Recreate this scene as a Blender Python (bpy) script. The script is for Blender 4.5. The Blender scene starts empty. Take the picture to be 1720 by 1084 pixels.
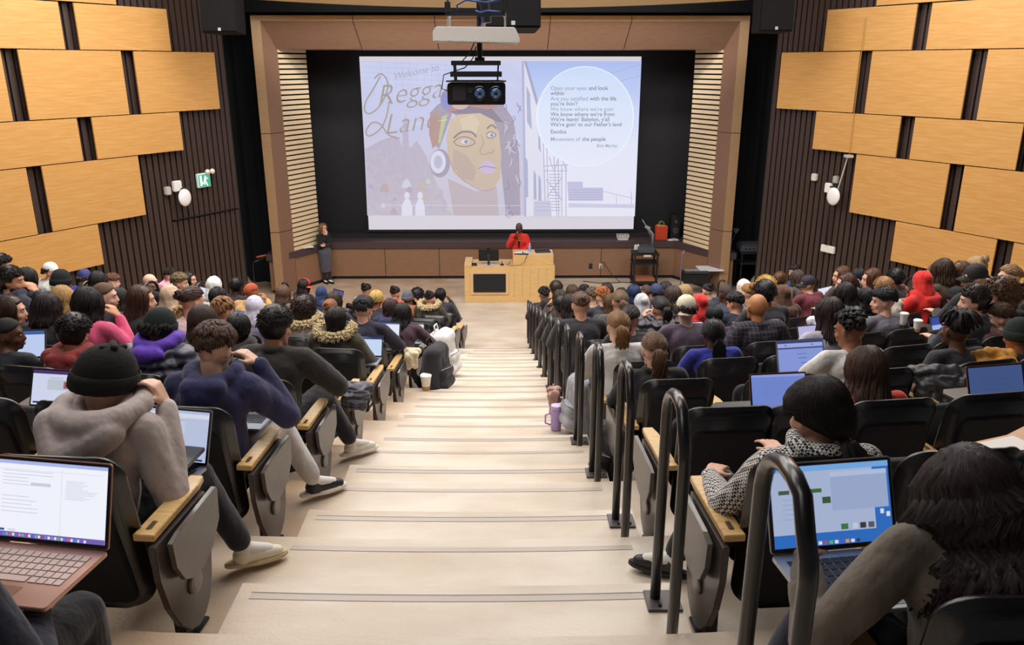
import bpy, bmesh, math, random
from mathutils import Vector, Matrix, Quaternion, noise
PI = math.pi
S = bpy.context.scene
COL = S.collection
rnd = random.Random(7)

# ---------------------------------------------------------------- camera
H, FPX = 5.65, 1344.0
PITCH, YAW = math.radians(17.9), math.radians(0.73)
cam_data = bpy.data.cameras.new('camera'); cam = bpy.data.objects.new('camera', cam_data); COL.objects.link(cam)
cam_data.sensor_width = 36.0; cam_data.lens = FPX / 1720 * 36.0; cam_data.clip_start = 0.05
cam.location = (0, 0, H); cam.rotation_euler = (PI / 2 - PITCH, 0, -YAW)
cam_data.dof.use_dof = True; cam_data.dof.focus_distance = 16.0; cam_data.dof.aperture_fstop = 11.0
S.camera = cam
S.view_settings.view_transform = 'Standard'; S.view_settings.look = 'None'
S.view_settings.exposure = 0.0; S.view_settings.gamma = 1.0; S.view_settings.use_curve_mapping = False
S.cycles.max_bounces = 5; S.cycles.diffuse_bounces = 3; S.cycles.glossy_bounces = 2; S.cycles.transmission_bounces = 3
S.cycles.use_denoising = True; S.cycles.use_adaptive_sampling = True; S.cycles.adaptive_threshold = 0.03
S.cycles.caustics_reflective = False; S.cycles.caustics_refractive = False

# ---------------------------------------------------------------- light
W = bpy.data.worlds.new('world'); S.world = W; W.use_nodes = True
W.node_tree.nodes['Background'].inputs[0].default_value = (0.85, 0.9, 1.0, 1)
W.node_tree.nodes['Background'].inputs[1].default_value = 0.085
def area(name, loc, size, power, color=(1, 0.95, 0.90), rot=(0, 0, 0), spread=None):
    d = bpy.data.lights.new(name, 'AREA'); d.shape = 'RECTANGLE'; d.size, d.size_y = size
    d.energy = power; d.color = color
    if spread: d.spread = math.radians(spread)
    o = bpy.data.objects.new(name, d); COL.objects.link(o); o.location = loc; o.rotation_euler = rot
    return o
LIGHTS = [((-1, 14.0, 8.6), (8, 2.5), 560), ((0, 9.5, 9.0), (9, 2.0), 520), ((-1.5, 5.0, 9.4), (6, 2.0), 205),
          ((-6.2, 12.5, 8.8), (2.5, 4.0), 330), ((6.2, 12.5, 8.8), (2.5, 4.0), 330), ((-2.5, 1.0, 9.4), (3, 2), 60)]
for i, (l, s, p) in enumerate(LIGHTS): area('ceiling_light_panel', l, s, p * 1.14)
area('stage_light', (0, 17.6, 8.3), (9, 0.6), 330, rot=(math.radians(22), 0, 0), spread=130)

# ---------------------------------------------------------------- pixel helpers (photo frame 1720 x 1084)
def ray(u, v):
    a = (u - 860) / FPX; b = -(v - 542) / FPX
    d = Vector((a, math.cos(PITCH) + b * math.sin(PITCH), -math.sin(PITCH) + b * math.cos(PITCH)))
    c, s = math.cos(YAW), math.sin(YAW)
    return Vector((d.x * c + d.y * s, -d.x * s + d.y * c, d.z))
def atz(u, v, z):
    d = ray(u, v); return d * ((z - H) / d.z) + Vector((0, 0, H))
def aty(u, v, y):
    d = ray(u, v); return d * (y / d.y) + Vector((0, 0, H))

# ---------------------------------------------------------------- materials
def lin(c):
    if isinstance(c, str):
        c = tuple(int(c[i:i + 2], 16) / 255 for i in (0, 2, 4))
    return tuple((x / 12.92 if x <= 0.04045 else ((x + 0.055) / 1.055) ** 2.4) for x in c)
_M = {}
def mat(c, rough=0.6, metal=0.0, spec=0.5, bump=None, var=0.0, kind=None, emit=0.0, scale=40.0, coat=0.0, c2=None):
    """bump = (scale, distance); var = colour variation; kind: cloth, knit, hair, wood, skin, plaid, hound, puffer"""
    key = (c, rough, metal, spec, bump, var, kind, emit, scale, coat, c2)
    if key in _M: return _M[key]
    m = bpy.data.materials.new((kind or 'mat') + '_' + (c if isinstance(c, str) else 'x')); m.use_nodes = True
    nt = m.node_tree; N = nt.nodes; L = nt.links; b = N['Principled BSDF']
    col = lin(c); b.inputs['Base Color'].default_value = (*col, 1)
    b.inputs['Roughness'].default_value = rough; b.inputs['Metallic'].default_value = metal
    b.inputs['Specular IOR Level'].default_value = spec
    if coat: b.inputs['Coat Weight'].default_value = coat; b.inputs['Coat Roughness'].default_value = 0.15
    if emit:
        b.inputs['Emission Color'].default_value = (*col, 1); b.inputs['Emission Strength'].default_value = emit
    tc = N.new('ShaderNodeTexCoord')
    def mapped(sock, sc):
        mp = N.new('ShaderNodeMapping'); mp.inputs['Scale'].default_value = sc; L.new(tc.outputs[sock], mp.inputs[0]); return mp.outputs[0]
    def nz(vec, sc, det=3, rgh=0.55):
        n = N.new('ShaderNodeTexNoise'); n.inputs['Scale'].default_value = sc; n.inputs['Detail'].default_value = det
        n.inputs['Roughness'].default_value = rgh; L.new(vec, n.inputs['Vector']); return n
    def ramp2(fac, ca, cb, p0=0.35, p1=0.65):
        r = N.new('ShaderNodeValToRGB'); r.color_ramp.elements[0].position = p0; r.color_ramp.elements[1].position = p1
        r.color_ramp.elements[0].color = (*ca, 1); r.color_ramp.elements[1].color = (*cb, 1); L.new(fac, r.inputs[0]); return r
    def dobump(h, dist, strength=1.0):
        bp = N.new('ShaderNodeBump'); bp.inputs['Distance'].default_value = dist; bp.inputs['Strength'].default_value = strength
        L.new(h, bp.inputs['Height']); L.new(bp.outputs[0], b.inputs['Normal'])
    dk = tuple(x * (1 - var) for x in col); lt = tuple(min(1, x * (1 + var)) for x in col)
    if kind == 'wood':       # grain runs along local X of the object
        v = mapped('Object', (1.2, 14, 14)); n = nz(v, 4.0, 5)
        r = ramp2(n.outputs[0], dk, lt if c2 is None else lin(c2)); L.new(r.outputs[0], b.inputs['Base Color']); dobump(n.outputs[0], 0.0008)
    elif kind == 'hair':
        v = mapped('UV', (34, 1.2, 1)); n = nz(v, 3.0, 3)
        r = ramp2(n.outputs[0], tuple(x * 0.35 for x in col), tuple(min(1, x * 1.55 + 0.002) for x in col)); L.new(r.outputs[0], b.inputs['Base Color'])
        dobump(n.outputs[0], 0.004, 0.8)
    elif kind == 'cloth':
        v = mapped('Object', (1, 1, 0.6)); n = nz(v, 9.0, 3); w = nz(v, 220.0, 2)
        r = ramp2(n.outputs[0], tuple(x * 0.82 for x in col), tuple(min(1, x * 1.12) for x in col)); L.new(r.outputs[0], b.inputs['Base Color'])
        ad = N.new('ShaderNodeMath'); ad.operation = 'MULTIPLY_ADD'; L.new(w.outputs[0], ad.inputs[0]); ad.inputs[1].default_value = 0.03; L.new(n.outputs[0], ad.inputs[2])
        dobump(ad.outputs[0], 0.035, 0.6); b.inputs['Sheen Weight'].default_value = 0.15
    elif kind == 'puffer':
        wv = N.new('ShaderNodeTexWave'); wv.bands_direction = 'Z'; wv.inputs['Scale'].default_value = 5.0; wv.inputs['Distortion'].default_value = 1.5
        L.new(tc.outputs['Object'], wv.inputs[0]); dobump(wv.outputs[1], 0.02, 0.8)
    elif kind == 'plaid':
        f = []
        for ax in ('X', 'Z'):
            wv = N.new('ShaderNodeTexWave'); wv.bands_direction = ax; wv.inputs['Scale'].default_value = 9.0; L.new(tc.outputs['Object'], wv.inputs[0]); f.append(wv.outputs[1])
        mx = N.new('ShaderNodeMath'); mx.operation = 'MAXIMUM'; L.new(f[0], mx.inputs[0]); L.new(f[1], mx.inputs[1])
        r = ramp2(mx.outputs[0], col, lin(c2 or '55505a'), 0.9, 0.99); L.new(r.outputs[0], b.inputs['Base Color'])
    elif kind == 'hound':
        ck = N.new('ShaderNodeTexChecker'); ck.inputs['Scale'].default_value = 100.0; v = N.new('ShaderNodeMapping'); v.inputs['Rotation'].default_value = (0.5, 0.6, 0.5)
        L.new(tc.outputs['Object'], v.inputs[0]); L.new(v.outputs[0], ck.inputs[0])
        ck.inputs[1].default_value = (*col, 1); ck.inputs[2].default_value = (*lin(c2), 1); L.new(ck.outputs[0], b.inputs['Base Color'])
    elif kind == 'skin':
        n = nz(tc.outputs['Object'], 14.0); r = ramp2(n.outputs[0], tuple(x * 0.88 for x in col), tuple(min(1, x * 1.08) for x in col))
        L.new(r.outputs[0], b.inputs['Base Color']); b.inputs['Subsurface Weight'].default_value = 0.0
    elif var:
        n = nz(tc.outputs['Object'], scale, 5); r = ramp2(n.outputs[0], dk, lt if c2 is None else lin(c2)); L.new(r.outputs[0], b.inputs['Base Color'])
    if bump and kind is None:
        n = nz(tc.outputs['Object'], bump[0], 3); dobump(n.outputs[0], bump[1])
    _M[key] = m
    return m
BLACK = mat('08080a', 0.55); PLASTIC = mat('141417', 0.42); WOODARM = mat('d2ad74', 0.35, kind='wood', var=0.18)
LAMGREY = mat('4b4340', 0.3, var=0.15, scale=60.0); STEEL = mat('17171a', 0.32, spec=0.6); WHITE = mat('e6e3df', 0.45)

# ---------------------------------------------------------------- mesh builder
class MB:
    def __init__(s): s.v = []; s.f = []; s.m = []; s.uv = []; s.mi = 0
    def add(s, vs, fs, uvs=None):
        o = len(s.v); s.v += [tuple(v) for v in vs]
        for i, f in enumerate(fs):
            s.f.append([o + j for j in f]); s.m.append(s.mi)
            s.uv.append(uvs[i] if uvs else None)
        return s
    def box(s, c, d, rot=None, mi=None):
        if mi is not None: s.mi = mi
        hx, hy, hz = d[0] / 2, d[1] / 2, d[2] / 2
        vs = [Vector((x, y, z)) for x in (-hx, hx) for y in (-hy, hy) for z in (-hz, hz)]
        if rot is not None: vs = [rot @ v for v in vs]
        vs = [v + Vector(c) for v in vs]
        return s.add(vs, [(0, 1, 3, 2), (4, 6, 7, 5), (0, 4, 5, 1), (2, 3, 7, 6), (0, 2, 6, 4), (1, 5, 7, 3)])
    def prism(s, pts, lo, hi, axis='z', mi=None):
        """extrude 2-D outline (ccw) along an axis: z: (x,y); x: (y,z); y: (x,z)"""
        if mi is not None: s.mi = mi
        n = len(pts)
        def P(p, h): return {'z': (p[0], p[1], h), 'x': (h, p[0], p[1]), 'y': (p[0], h, p[1])}[axis]
        vs = [P(p, lo) for p in pts] + [P(p, hi) for p in pts]
        return s.add(vs, [tuple(range(n))[::-1], tuple(range(n, 2 * n))] + [(i, (i + 1) % n, n + (i + 1) % n, n + i) for i in range(n)])
    def poly3(s, pts): return s.add(pts, [tuple(range(len(pts)))])
    def tube(s, path, r, n=8, closed=False, flat=1.0, cap=True):
        path = [Vector(p) for p in path]; m = len(path); rs = r if isinstance(r, (list, tuple)) else [r] * m
        up = None; rings = []; L = 0.0
        for i in range(m):
            t = (path[(i + 1) % m] - path[i - 1]) if closed else (path[min(i + 1, m - 1)] - path[max(i - 1, 0)])
            if t.length < 1e-9: t = Vector((0, 0, 1))
            t.normalize()
            if up is None:
                up = Vector((0, 0, 1)) if abs(t.z) < 0.9 else Vector((0, 1, 0))
            x = up - t * up.dot(t)
            if x.length < 1e-6: x = t.orthogonal()
            x.normalize(); y = t.cross(x); up = x
            rings.append([path[i] + (x * math.cos(a) * rs[i] * flat + y * math.sin(a) * rs[i]) for a in [2 * PI * k / n for k in range(n)]])
        vs = [p for rg in rings for p in rg]; fs = []; uv = []
        for i in range(m if closed else m - 1):
            j = (i + 1) % m
            for k in range(n):
                k2 = (k + 1) % n
                fs.append((i * n + k, i * n + k2, j * n + k2, j * n + k))
                uv.append([(k / n, i / m), ((k + 1) / n, i / m), ((k + 1) / n, (i + 1) / m), (k / n, (i + 1) / m)])
        if cap and not closed:
            fs += [tuple(range(n))[::-1], tuple(range((m - 1) * n, m * n))]; uv += [None, None]
        return s.add(vs, fs, uv)
    def ell(s, c, r, rot=None, nu=12, nv=8):
        vs = []; fs = []
        for j in range(nv + 1):
            ph = PI * j / nv
            for i in range(nu):
                th = 2 * PI * i / nu
                p = Vector((r[0] * math.sin(ph) * math.cos(th), r[1] * math.sin(ph) * math.sin(th), r[2] * math.cos(ph)))
                if rot is not None: p = rot @ p
                vs.append(p + Vector(c))
        for j in range(nv):
            for i in range(nu):
                i2 = (i + 1) % nu
                fs.append((j * nu + i, (j + 1) * nu + i, (j + 1) * nu + i2, j * nu + i2))
        return s.add(vs, fs)
    def cap(s, a, b, ra, rb, n=12):
        """tapered capsule"""
        a, b = Vector(a), Vector(b); d = b - a
        pts = []; rs = []
        if d.length < 1e-6: return s.ell(a, (ra,) * 3)
        dn = d.normalized()
        for k in range(4):
            t = PI / 2 * k / 4; pts.append(a - dn * ra * math.cos(t)); rs.append(max(ra * math.sin(t), 1e-4))
        pts.append(a); rs.append(ra); pts.append(b); rs.append(rb)
        for k in range(1, 5):
            t = PI / 2 * k / 4; pts.append(b + dn * rb * math.sin(t)); rs.append(max(rb * math.cos(t), 1e-4))
        return s.tube(pts, rs, n)
    def lathe(s, prof, c=(0, 0, 0), n=20):
        vs = []; fs = []; m = len(prof)
        for (r, z) in prof:
            for i in range(n):
                a = 2 * PI * i / n; vs.append((c[0] + r * math.cos(a), c[1] + r * math.sin(a), c[2] + z))
        for j in range(m - 1):
            for i in range(n):
                i2 = (i + 1) % n; fs.append((j * n + i, j * n + i2, (j + 1) * n + i2, (j + 1) * n + i))
        fs += [tuple(range(n))[::-1], tuple(range((m - 1) * n, m * n))]
        return s.add(vs, fs)
    def xf(s, M):
        s.v = [tuple(M @ Vector(v)) for v in s.v]; return s
    def mesh(s, name, mats, smooth=False, bevel=0.0, sub=0):
        me = bpy.data.meshes.new(name); me.from_pydata(s.v, [], s.f)
        for m_ in (mats if isinstance(mats, (list, tuple)) else [mats]): me.materials.append(m_)
        me.polygons.foreach_set('material_index', s.m)
        if any(u for u in s.uv):
            uvl = me.uv_layers.new(name='UVMap'); k = 0; data = []
            for f, u in zip(s.f, s.uv):
                for q in range(len(f)):
                    data += list(u[q]) if u else [0.5, 0.5]
            uvl.data.foreach_set('uv', data)
        me.validate(); me.update()
        if bevel:
            bm = bmesh.new(); bm.from_mesh(me); bmesh.ops.remove_doubles(bm, verts=bm.verts, dist=1e-5)
            es = [e for e in bm.edges if len(e.link_faces) == 2 and e.calc_face_angle(0) > 0.5]
            bmesh.ops.bevel(bm, geom=es, offset=bevel, segments=2, affect='EDGES', clamp_overlap=True); bm.to_mesh(me); bm.free()
        if smooth: me.polygons.foreach_set('use_smooth', [True] * len(me.polygons))
        return me
def link(name, me, parent=None, loc=None, rot=None):
    o = bpy.data.objects.new(name, me); COL.objects.link(o)
    if parent is not None: o.parent = parent
    if loc is not None: o.location = loc
    if rot is not None: o.rotation_euler = rot
    return o
def tag(o, label, cat, group=None):
    o['label'] = label; o['category'] = cat
    if group: o['group'] = group
    return o
def thing(name, label, cat, loc=(0, 0, 0), rz=0.0, group=None):
    o = bpy.data.objects.new(name, None); COL.objects.link(o); o.location = loc; o.rotation_euler = (0, 0, rz)
    o.empty_display_size = 0.1
    return tag(o, label, cat, group)
def struct(name, mb, mats, **k):
    o = link(name, mb.mesh(name, mats, **k)); o['kind'] = 'structure'; return o
def remeshed(mb, name, mats, vox=0.012, smooth=3, disp=0.0, dscale=6.0, seed=0):
    """union of overlapping closed pieces as one smooth surface"""
    me = mb.mesh(name + '_src', mats); o = bpy.data.objects.new('tmp', me); COL.objects.link(o)
    r = o.modifiers.new('r', 'REMESH'); r.mode = 'VOXEL'; r.voxel_size = vox; r.use_smooth_shade = True
    if smooth:
        q = o.modifiers.new('s', 'SMOOTH'); q.factor = 0.5; q.iterations = smooth
    dg = bpy.context.evaluated_depsgraph_get(); dg.update()
    out = bpy.data.meshes.new_from_object(o.evaluated_get(dg)); out.name = name
    bpy.data.objects.remove(o); bpy.data.meshes.remove(me)
    if disp:
        vs = out.vertices; nrm = [v.normal.copy() for v in vs]
        for v, n in zip(vs, nrm):
            p = v.co * dscale + Vector((seed, seed * 1.7, 0)); p.z *= 0.6
            v.co += n * disp * (abs(noise.noise(p)) * 1.4 + 0.5 * noise.noise(p * 2.3) - 0.3)
    out.polygons.foreach_set('use_smooth', [True] * len(out.polygons))
    if not out.materials:
        for m_ in (mats if isinstance(mats, (list, tuple)) else [mats]): out.materials.append(m_)
    return out

# ---------------------------------------------------------------- auditorium geometry
YC, PR, RISE = 21.5, 1.12, 0.297
E = lambda k: 1.42 + PR * k              # front-to-back edge of row k on the centre line
ZR = lambda k: (12 - k) * RISE           # floor level of row k
def XL(y): return -1.40 + 0.0024 * y * y  # aisle-side seat standard, left block
def XR(y): return 0.89 - 0.0085 * (y - 2.7)
def polar(rad, x):                        # point of the arc with that radius at lateral position x
    return YC - math.sqrt(max(rad * rad - x * x, 0.01))
# ================================================================ ROOM SHELL
FLOORM = mat('cfc0b0', 0.42, var=0.05, scale=3.0, spec=0.35, c2='d9ccbe')
NOSE = mat('b3a69b', 0.4); BROWN = mat('86604a', 0.5, kind='wood', var=0.10); DARKCAP = mat('3e3236', 0.45)
TIERM = mat('c6ac90', 0.5, var=0.12, scale=2.0)
def floor_material():
    m = bpy.data.materials.new('sealed_concrete'); m.use_nodes = True; nt = m.node_tree; N = nt.nodes; L = nt.links; b = N['Principled BSDF']
    tc = N.new('ShaderNodeTexCoord'); n = N.new('ShaderNodeTexNoise'); n.inputs['Scale'].default_value = 1.3; n.inputs['Detail'].default_value = 6
    mp = N.new('ShaderNodeMapping'); mp.inputs['Scale'].default_value = (1, 2.5, 1); L.new(tc.outputs['Object'], mp.inputs[0]); L.new(mp.outputs[0], n.inputs[0])
    r = N.new('ShaderNodeValToRGB'); r.color_ramp.elements[0].position = 0.32; r.color_ramp.elements[1].position = 0.62
    r.color_ramp.elements[0].color = (*lin('c2b09b'), 1); r.color_ramp.elements[1].color = (*lin('d6cabb'), 1); L.new(n.outputs[0], r.inputs[0])
    # scuffed tan wear along the row ends
    sx = N.new('ShaderNodeSeparateXYZ'); L.new(tc.outputs['Object'], sx.inputs[0])
    a = N.new('ShaderNodeMapRange'); a.inputs[1].default_value = -0.85; a.inputs[2].default_value = -1.35; L.new(sx.outputs[0], a.inputs[0])
    n2 = N.new('ShaderNodeTexNoise'); n2.inputs['Scale'].default_value = 2.6; L.new(tc.outputs['Object'], n2.inputs[0])
    mu = N.new('ShaderNodeMath'); mu.operation = 'MULTIPLY'; L.new(a.outputs[0], mu.inputs[0]); L.new(n2.outputs[0], mu.inputs[1])
    mx = N.new('ShaderNodeMixRGB'); mx.inputs[2].default_value = (*lin('b08a64'), 1); L.new(mu.outputs[0], mx.inputs[0]); L.new(r.outputs[0], mx.inputs[1])
    L.new(mx.outputs[0], b.inputs['Base Color']); b.inputs['Roughness'].default_value = 0.38; b.inputs['Specular IOR Level'].default_value = 0.4
    n3 = N.new('ShaderNodeTexNoise'); n3.inputs['Scale'].default_value = 60; L.new(tc.outputs['Object'], n3.inputs[0])
    bp = N.new('ShaderNodeBump'); bp.inputs['Distance'].default_value = 0.0015; L.new(n3.outputs[0], bp.inputs['Height']); L.new(bp.outputs[0], b.inputs['Normal'])
    return m
CONC = floor_material()
mb = MB(); mb.box((0, 18.5, -0.05), (26, 9.0, 0.1)); struct('floor', mb, CONC)
def tier(k):
    mb = MB(); z1 = ZR(k); z0 = z1 - RISE - 0.1; ro, ri = YC - E(k) + (2.0 if k == -1 else 0), YC - E(k + 1)
    n = 40; X = 13.0
    xs = [-X + 2 * X * i / n for i in range(n + 1)]
    def y(r, x): return YC - math.sqrt(max(r * r - x * x, 0)) if abs(x) < r else YC
    top = [(x, y(ro, x), z1) for x in xs] + [(x, y(ri, x), z1) for x in xs]
    vs = top + [(x, y_, z0) for (x, y_, _) in top]
    fs = []; m = n + 1
    for i in range(n):
        fs += [(i, i + 1, m + i + 1, m + i), (m + i, m + i + 1, 3 * m + i + 1, 3 * m + i), (2 * m + i + 1, 2 * m + i, 3 * m + i, 3 * m + i + 1), (i + 1, i, 2 * m + i, 2 * m + i + 1)]
    mb.add(vs, fs); struct('floor', mb, CONC)
for k in range(-1, 12): tier(k)
# half-height stairs in the centre aisle, each block with its dark nosing strip
def arc_strip(mb, r0, r1, xa, xb, z, mi, zlow=None, n=8):
    mb.mi = mi; xs = [xa + (xb - xa) * i / n for i in range(n + 1)]
    A = [(x, polar(r0, x), z) for x in xs]; B = [(x, polar(r1, x), z) for x in xs]; m = n + 1
    if zlow is None:
        mb.add(A + B, [(i, i + 1, m + i + 1, m + i) for i in range(n)])
    else:
        A2 = [(x, y, zlow) for x, y, _ in A]; B2 = [(x, y, zlow) for x, y, _ in B]
        fs = [(i, i + 1, m + i + 1, m + i) for i in range(n)] + [(m + i, m + i + 1, 3 * m + i + 1, 3 * m + i) for i in range(n)]
        fs += [(0, m, 3 * m, 2 * m), (m - 1, 3 * m - 1, 4 * m - 1, 2 * m - 1)]
        mb.add(A + B + A2 + B2, fs)
for k in range(0, 13):
    mb = MB(); e = E(k); xa = XL(e + .5) + 0.2; xb = 0.80 - 0.0085 * e
    zt = ZR(k) + RISE / 2
    arc_strip(mb, YC - e + 0.02, YC - e - 0.52, xa, xb, zt, 0, ZR(k) - 0.02)
    arc_strip(mb, YC - e - 0.41, YC - e - 0.45, xa + 0.06, xb - 0.1, zt + 0.002, 1)
    arc_strip(mb, YC - e - 0.45, YC - e - 0.456, xa + 0.06, xb - 0.1, zt + 0.003, 2)
    if k < 12 or True:
        arc_strip(mb, YC - E(k) + 0.115, YC - E(k) + 0.075, xa + 0.06, xb - 0.1, ZR(k - 1) + 0.002, 1)
    struct('stair_tread', mb, [CONC, NOSE, mat('6d625c', 0.5)])['kind'] = 'structure'
# ---- side walls: dark slats with bands of wood panels
SLAT = mat('3a2c28', 0.45, kind='wood', var=0.25); SLATBACK = mat('100c0b', 0.8)
PANELM = {}
def panel_mat():
    m = bpy.data.materials.new('maple_panel'); m.use_nodes = True; nt = m.node_tree; N = nt.nodes; L = nt.links; b = N['Principled BSDF']
    tc = N.new('ShaderNodeTexCoord'); mp = N.new('ShaderNodeMapping'); mp.inputs['Scale'].default_value = (1.0, 4.0, 16.0)
    n = N.new('ShaderNodeTexNoise'); n.inputs['Scale'].default_value = 2.2; n.inputs['Detail'].default_value = 6; n.inputs['Distortion'].default_value = 0.4
    L.new(tc.outputs['Object'], mp.inputs[0]); L.new(mp.outputs[0], n.inputs[0])
    r = N.new('ShaderNodeValToRGB'); r.color_ramp.elements[0].position = 0.35; r.color_ramp.elements[1].position = 0.65
    r.color_ramp.elements[0].color = (*lin('bf8c4c'), 1); r.color_ramp.elements[1].color = (*lin('c99a5c'), 1)
    L.new(n.outputs[0], r.inputs[0]); L.new(r.outputs[0], b.inputs['Base Color']); b.inputs['Roughness'].default_value = 0.42
    return m
PAN = panel_mat()
ANG = math.radians(29.6)
def wall_frame(side):
    """local X runs along the wall towards the stage, local Y out of the wall into the room"""
    ax = Vector((-side * math.sin(ANG), math.cos(ANG), 0)); ay = Vector((-side * math.cos(ANG), -math.sin(ANG), 0))
    if side < 0: ay = Vector((math.cos(ANG), -math.sin(ANG), 0))
    M = Matrix(((ax.x, ay.x, 0, side * 6.25), (ax.y, ay.y, 0, 17.6), (0, 0, 1, 0), (0, 0, 0, 1)))
    return M
def on_wall(u, v, side):
    M = wall_frame(side); p0 = M.translation; n = M.to_3x3() @ Vector((0, 1, 0)); d = ray(u, v); o = Vector((0, 0, H))
    q = o + d * ((p0 - o).dot(n) / d.dot(n)); return M.inverted() @ q
for side, nm in ((-1, 'wall_left'), (1, 'wall_right')):
    M = wall_frame(side)
    mb = MB(); mb.box((-4.28, -0.30, 4.2), (10.2, 0.2, 9.2), mi=0)
    x = -9.3
    while x < 0.72:
        low = 2.52 if side < 0 and x > -1.08 else None
        if low:
            mb.box((x, -0.14, (9.0 + low) / 2 + .02), (0.105, 0.10, 9.0 - low), mi=1); mb.box((x, -0.155, low / 2 - .02), (0.105, 0.09, low), mi=1)
        else: mb.box((x, -0.14, 4.4), (0.105, 0.10, 9.0), mi=1)
        x += 0.142
    if side < 0: mb.box((-0.28, -0.08, 2.54), (1.62, 0.03, 0.02), mi=0)
    mb.xf(M); w = struct(nm, mb, [SLATBACK, SLAT])
    dx = 0.0 if side < 0 else 0.1
    bands = [(7.85, 6.70, [-1.83]), (6.68, 5.90, [-0.75]), (5.885, 4.735, [0.33]), (4.72, 3.96, [-0.75]), (3.945, 2.785, [-1.83]), (2.77, 2.0, [-2.9])]
    names = ['uppermost band, cut by the top of the picture', 'short upper band', 'tall band that reaches nearest the stage', 'short middle band', 'tall lower band', 'lowest short band above the heads']
    for bi, (zt, zb, (s1,)) in enumerate(bands):
        se = s1 + dx * (1.1 if bi != 2 else 1.1); q = 0
        while se > -5.2 - (1 if bi < 2 else 0):
            p = MB(); d = 0.06 + 0.012 * ((bi + q) % 2); p.box((0, 0, 0), (1.94, 0.035, zt - zb)); 
            o = link('wall_panel', p.mesh('wall_panel', PAN, bevel=0.003)); o.matrix_world = M @ Matrix.Translation((se - 0.97, d - 0.03, (zt + zb) / 2))
            nth = ['closest to the stage', 'second from the stage', 'third from the stage', 'fourth from the stage'][min(q, 3)]
            tag(o, f"maple wall panel {'left' if side < 0 else 'right'} wall, {names[bi]}, {nth}", 'wall panel', 'maple acoustic wall panels'); se -= 2.22; q += 1
# dark pocket between side wall and proscenium, curtains
CURT = mat('12151c', 0.85)
for side in (-1, 1):
    mb = MB(); n = 60; x0, x1 = 5.75, 9.2
    for z0 in (0,):
        pts = [(side * (x0 + (x1 - x0) * i / n), 21.2 + 0.06 * math.sin(i * 1.1) + 0.03 * math.sin(i * 2.7)) for i in range(n + 1)]
        vs = [(p[0], p[1], 0.0) for p in pts] + [(p[0], p[1], 8.8) for p in pts]
        mb.add(vs, [(i, i + 1, n + 2 + i, n + 1 + i) for i in range(n)])
        vs = [(p[0], p[1] + 0.03, 0.0) for p in pts] + [(p[0], p[1] + 0.03, 8.8) for p in pts]
        mb.add(vs, [(i, i + 1, n + 2 + i, n + 1 + i) for i in range(n)])
    tag(link('curtain', mb.mesh('curtain', CURT, smooth=True)), f"black full-height curtain {'left' if side < 0 else 'right'} of the proscenium frame", 'curtain', 'black curtains beside the stage')
mb = MB(); mb.box((0, 22.6, 4.4), (22, 0.2, 9.2)); struct('wall_back', mb, mat('0c0d12', 0.8))
mb = MB(); mb.box((0, 19.8, 7.74), (11.9, 0.25, 1.9)); mb.box((-9, 21.6, 4.4), (.2, 2, 9)); mb.box((9, 21.6, 4.4), (.2, 2, 9)); struct('wall_header', mb, mat('08090c', 0.9, spec=0.2))
mb = MB(); mb.box((0, 9, 9.6), (30, 30, 0.2)); struct('ceiling', mb, mat('3a3430', 0.9))
# gently curved pale soffit strip at the top of the picture
mb = MB(); n = 30; pts = [(-5.4 + 10.8 * i / n) for i in range(n + 1)]
A = [(x, 18.6 - 0.012 * x * x + .35, 6.83 + 0.0052 * x * x) for x in pts]; B = [(x, y - 1.6, z + 0.9) for x, y, z in A]
mb.add(A + B, [(i, i + 1, n + 2 + i, n + 1 + i) for i in range(n)]); C_ = [(x, y + .02, z + 0.02) for x, y, z in A]; D_ = [(x, y + .02, z + .02) for x, y, z in B]
mb.add(C_ + D_, [(i, i + 1, n + 2 + i, n + 1 + i) for i in range(n)])
struct('ceiling_soffit', mb, mat('dcbd8c', 0.6), smooth=True)['kind'] = 'structure'
# ---- proscenium frame
PF = mat('a58460', 0.5, kind='wood', var=0.06); PR_ = mat('83634f', 0.55, kind='wood', var=0.08)
yo, yi, xo, xm, xi, zo, zm, zi = 19.9, 20.3, 5.82, 5.6, 5.37, 6.73, 6.61, 5.99
mb = MB()
for s in (-1, 1):
    q = lambda *a: (a if s < 0 else a[::-1])
    def quad(pts, mi):
        mb.mi = mi; mb.poly3(pts if s < 0 else pts[::-1])
    quad([(s * xo, yo, 0), (s * xm, yo + .02, 0), (s * xm, yo + .02, zm), (s * xo, yo, zo)], 0)
    quad([(s * xm, yo + .02, 0), (s * xi, yi, 0), (s * xi, yi, zi), (s * xm, yo + .02, zm)], 1)
    quad([(s * xo, yo + 1.0, 0), (s * xo, yo, 0), (s * xo, yo, zo), (s * xo, yo + 1.0, zo)], 0)
    quad([(s * xi, yi, 0), (s * xi, yi + .05, 0), (s * xi, yi + .05, zi), (s * xi, yi, zi)], 1)
mb.mi = 0; mb.poly3([(-xo, yo, zo), (-xm, yo + .02, zm), (xm, yo + .02, zm), (xo, yo, zo)])
mb.mi = 1; mb.poly3([(-xm, yo + .02, zm), (-xi, yi, zi), (xi, yi, zi), (xm, yo + .02, zm)])
mb.mi = 0; mb.poly3([(-xo, yo, zo), (xo, yo, zo), (xo, yo + 1, zo), (-xo, yo + 1, zo)])
mb.mi = 1; mb.poly3([(-xi, yi, zi), (-xi, yi + 1.6, zi), (xi, yi + 1.6, zi), (xi, yi, zi)])
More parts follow.
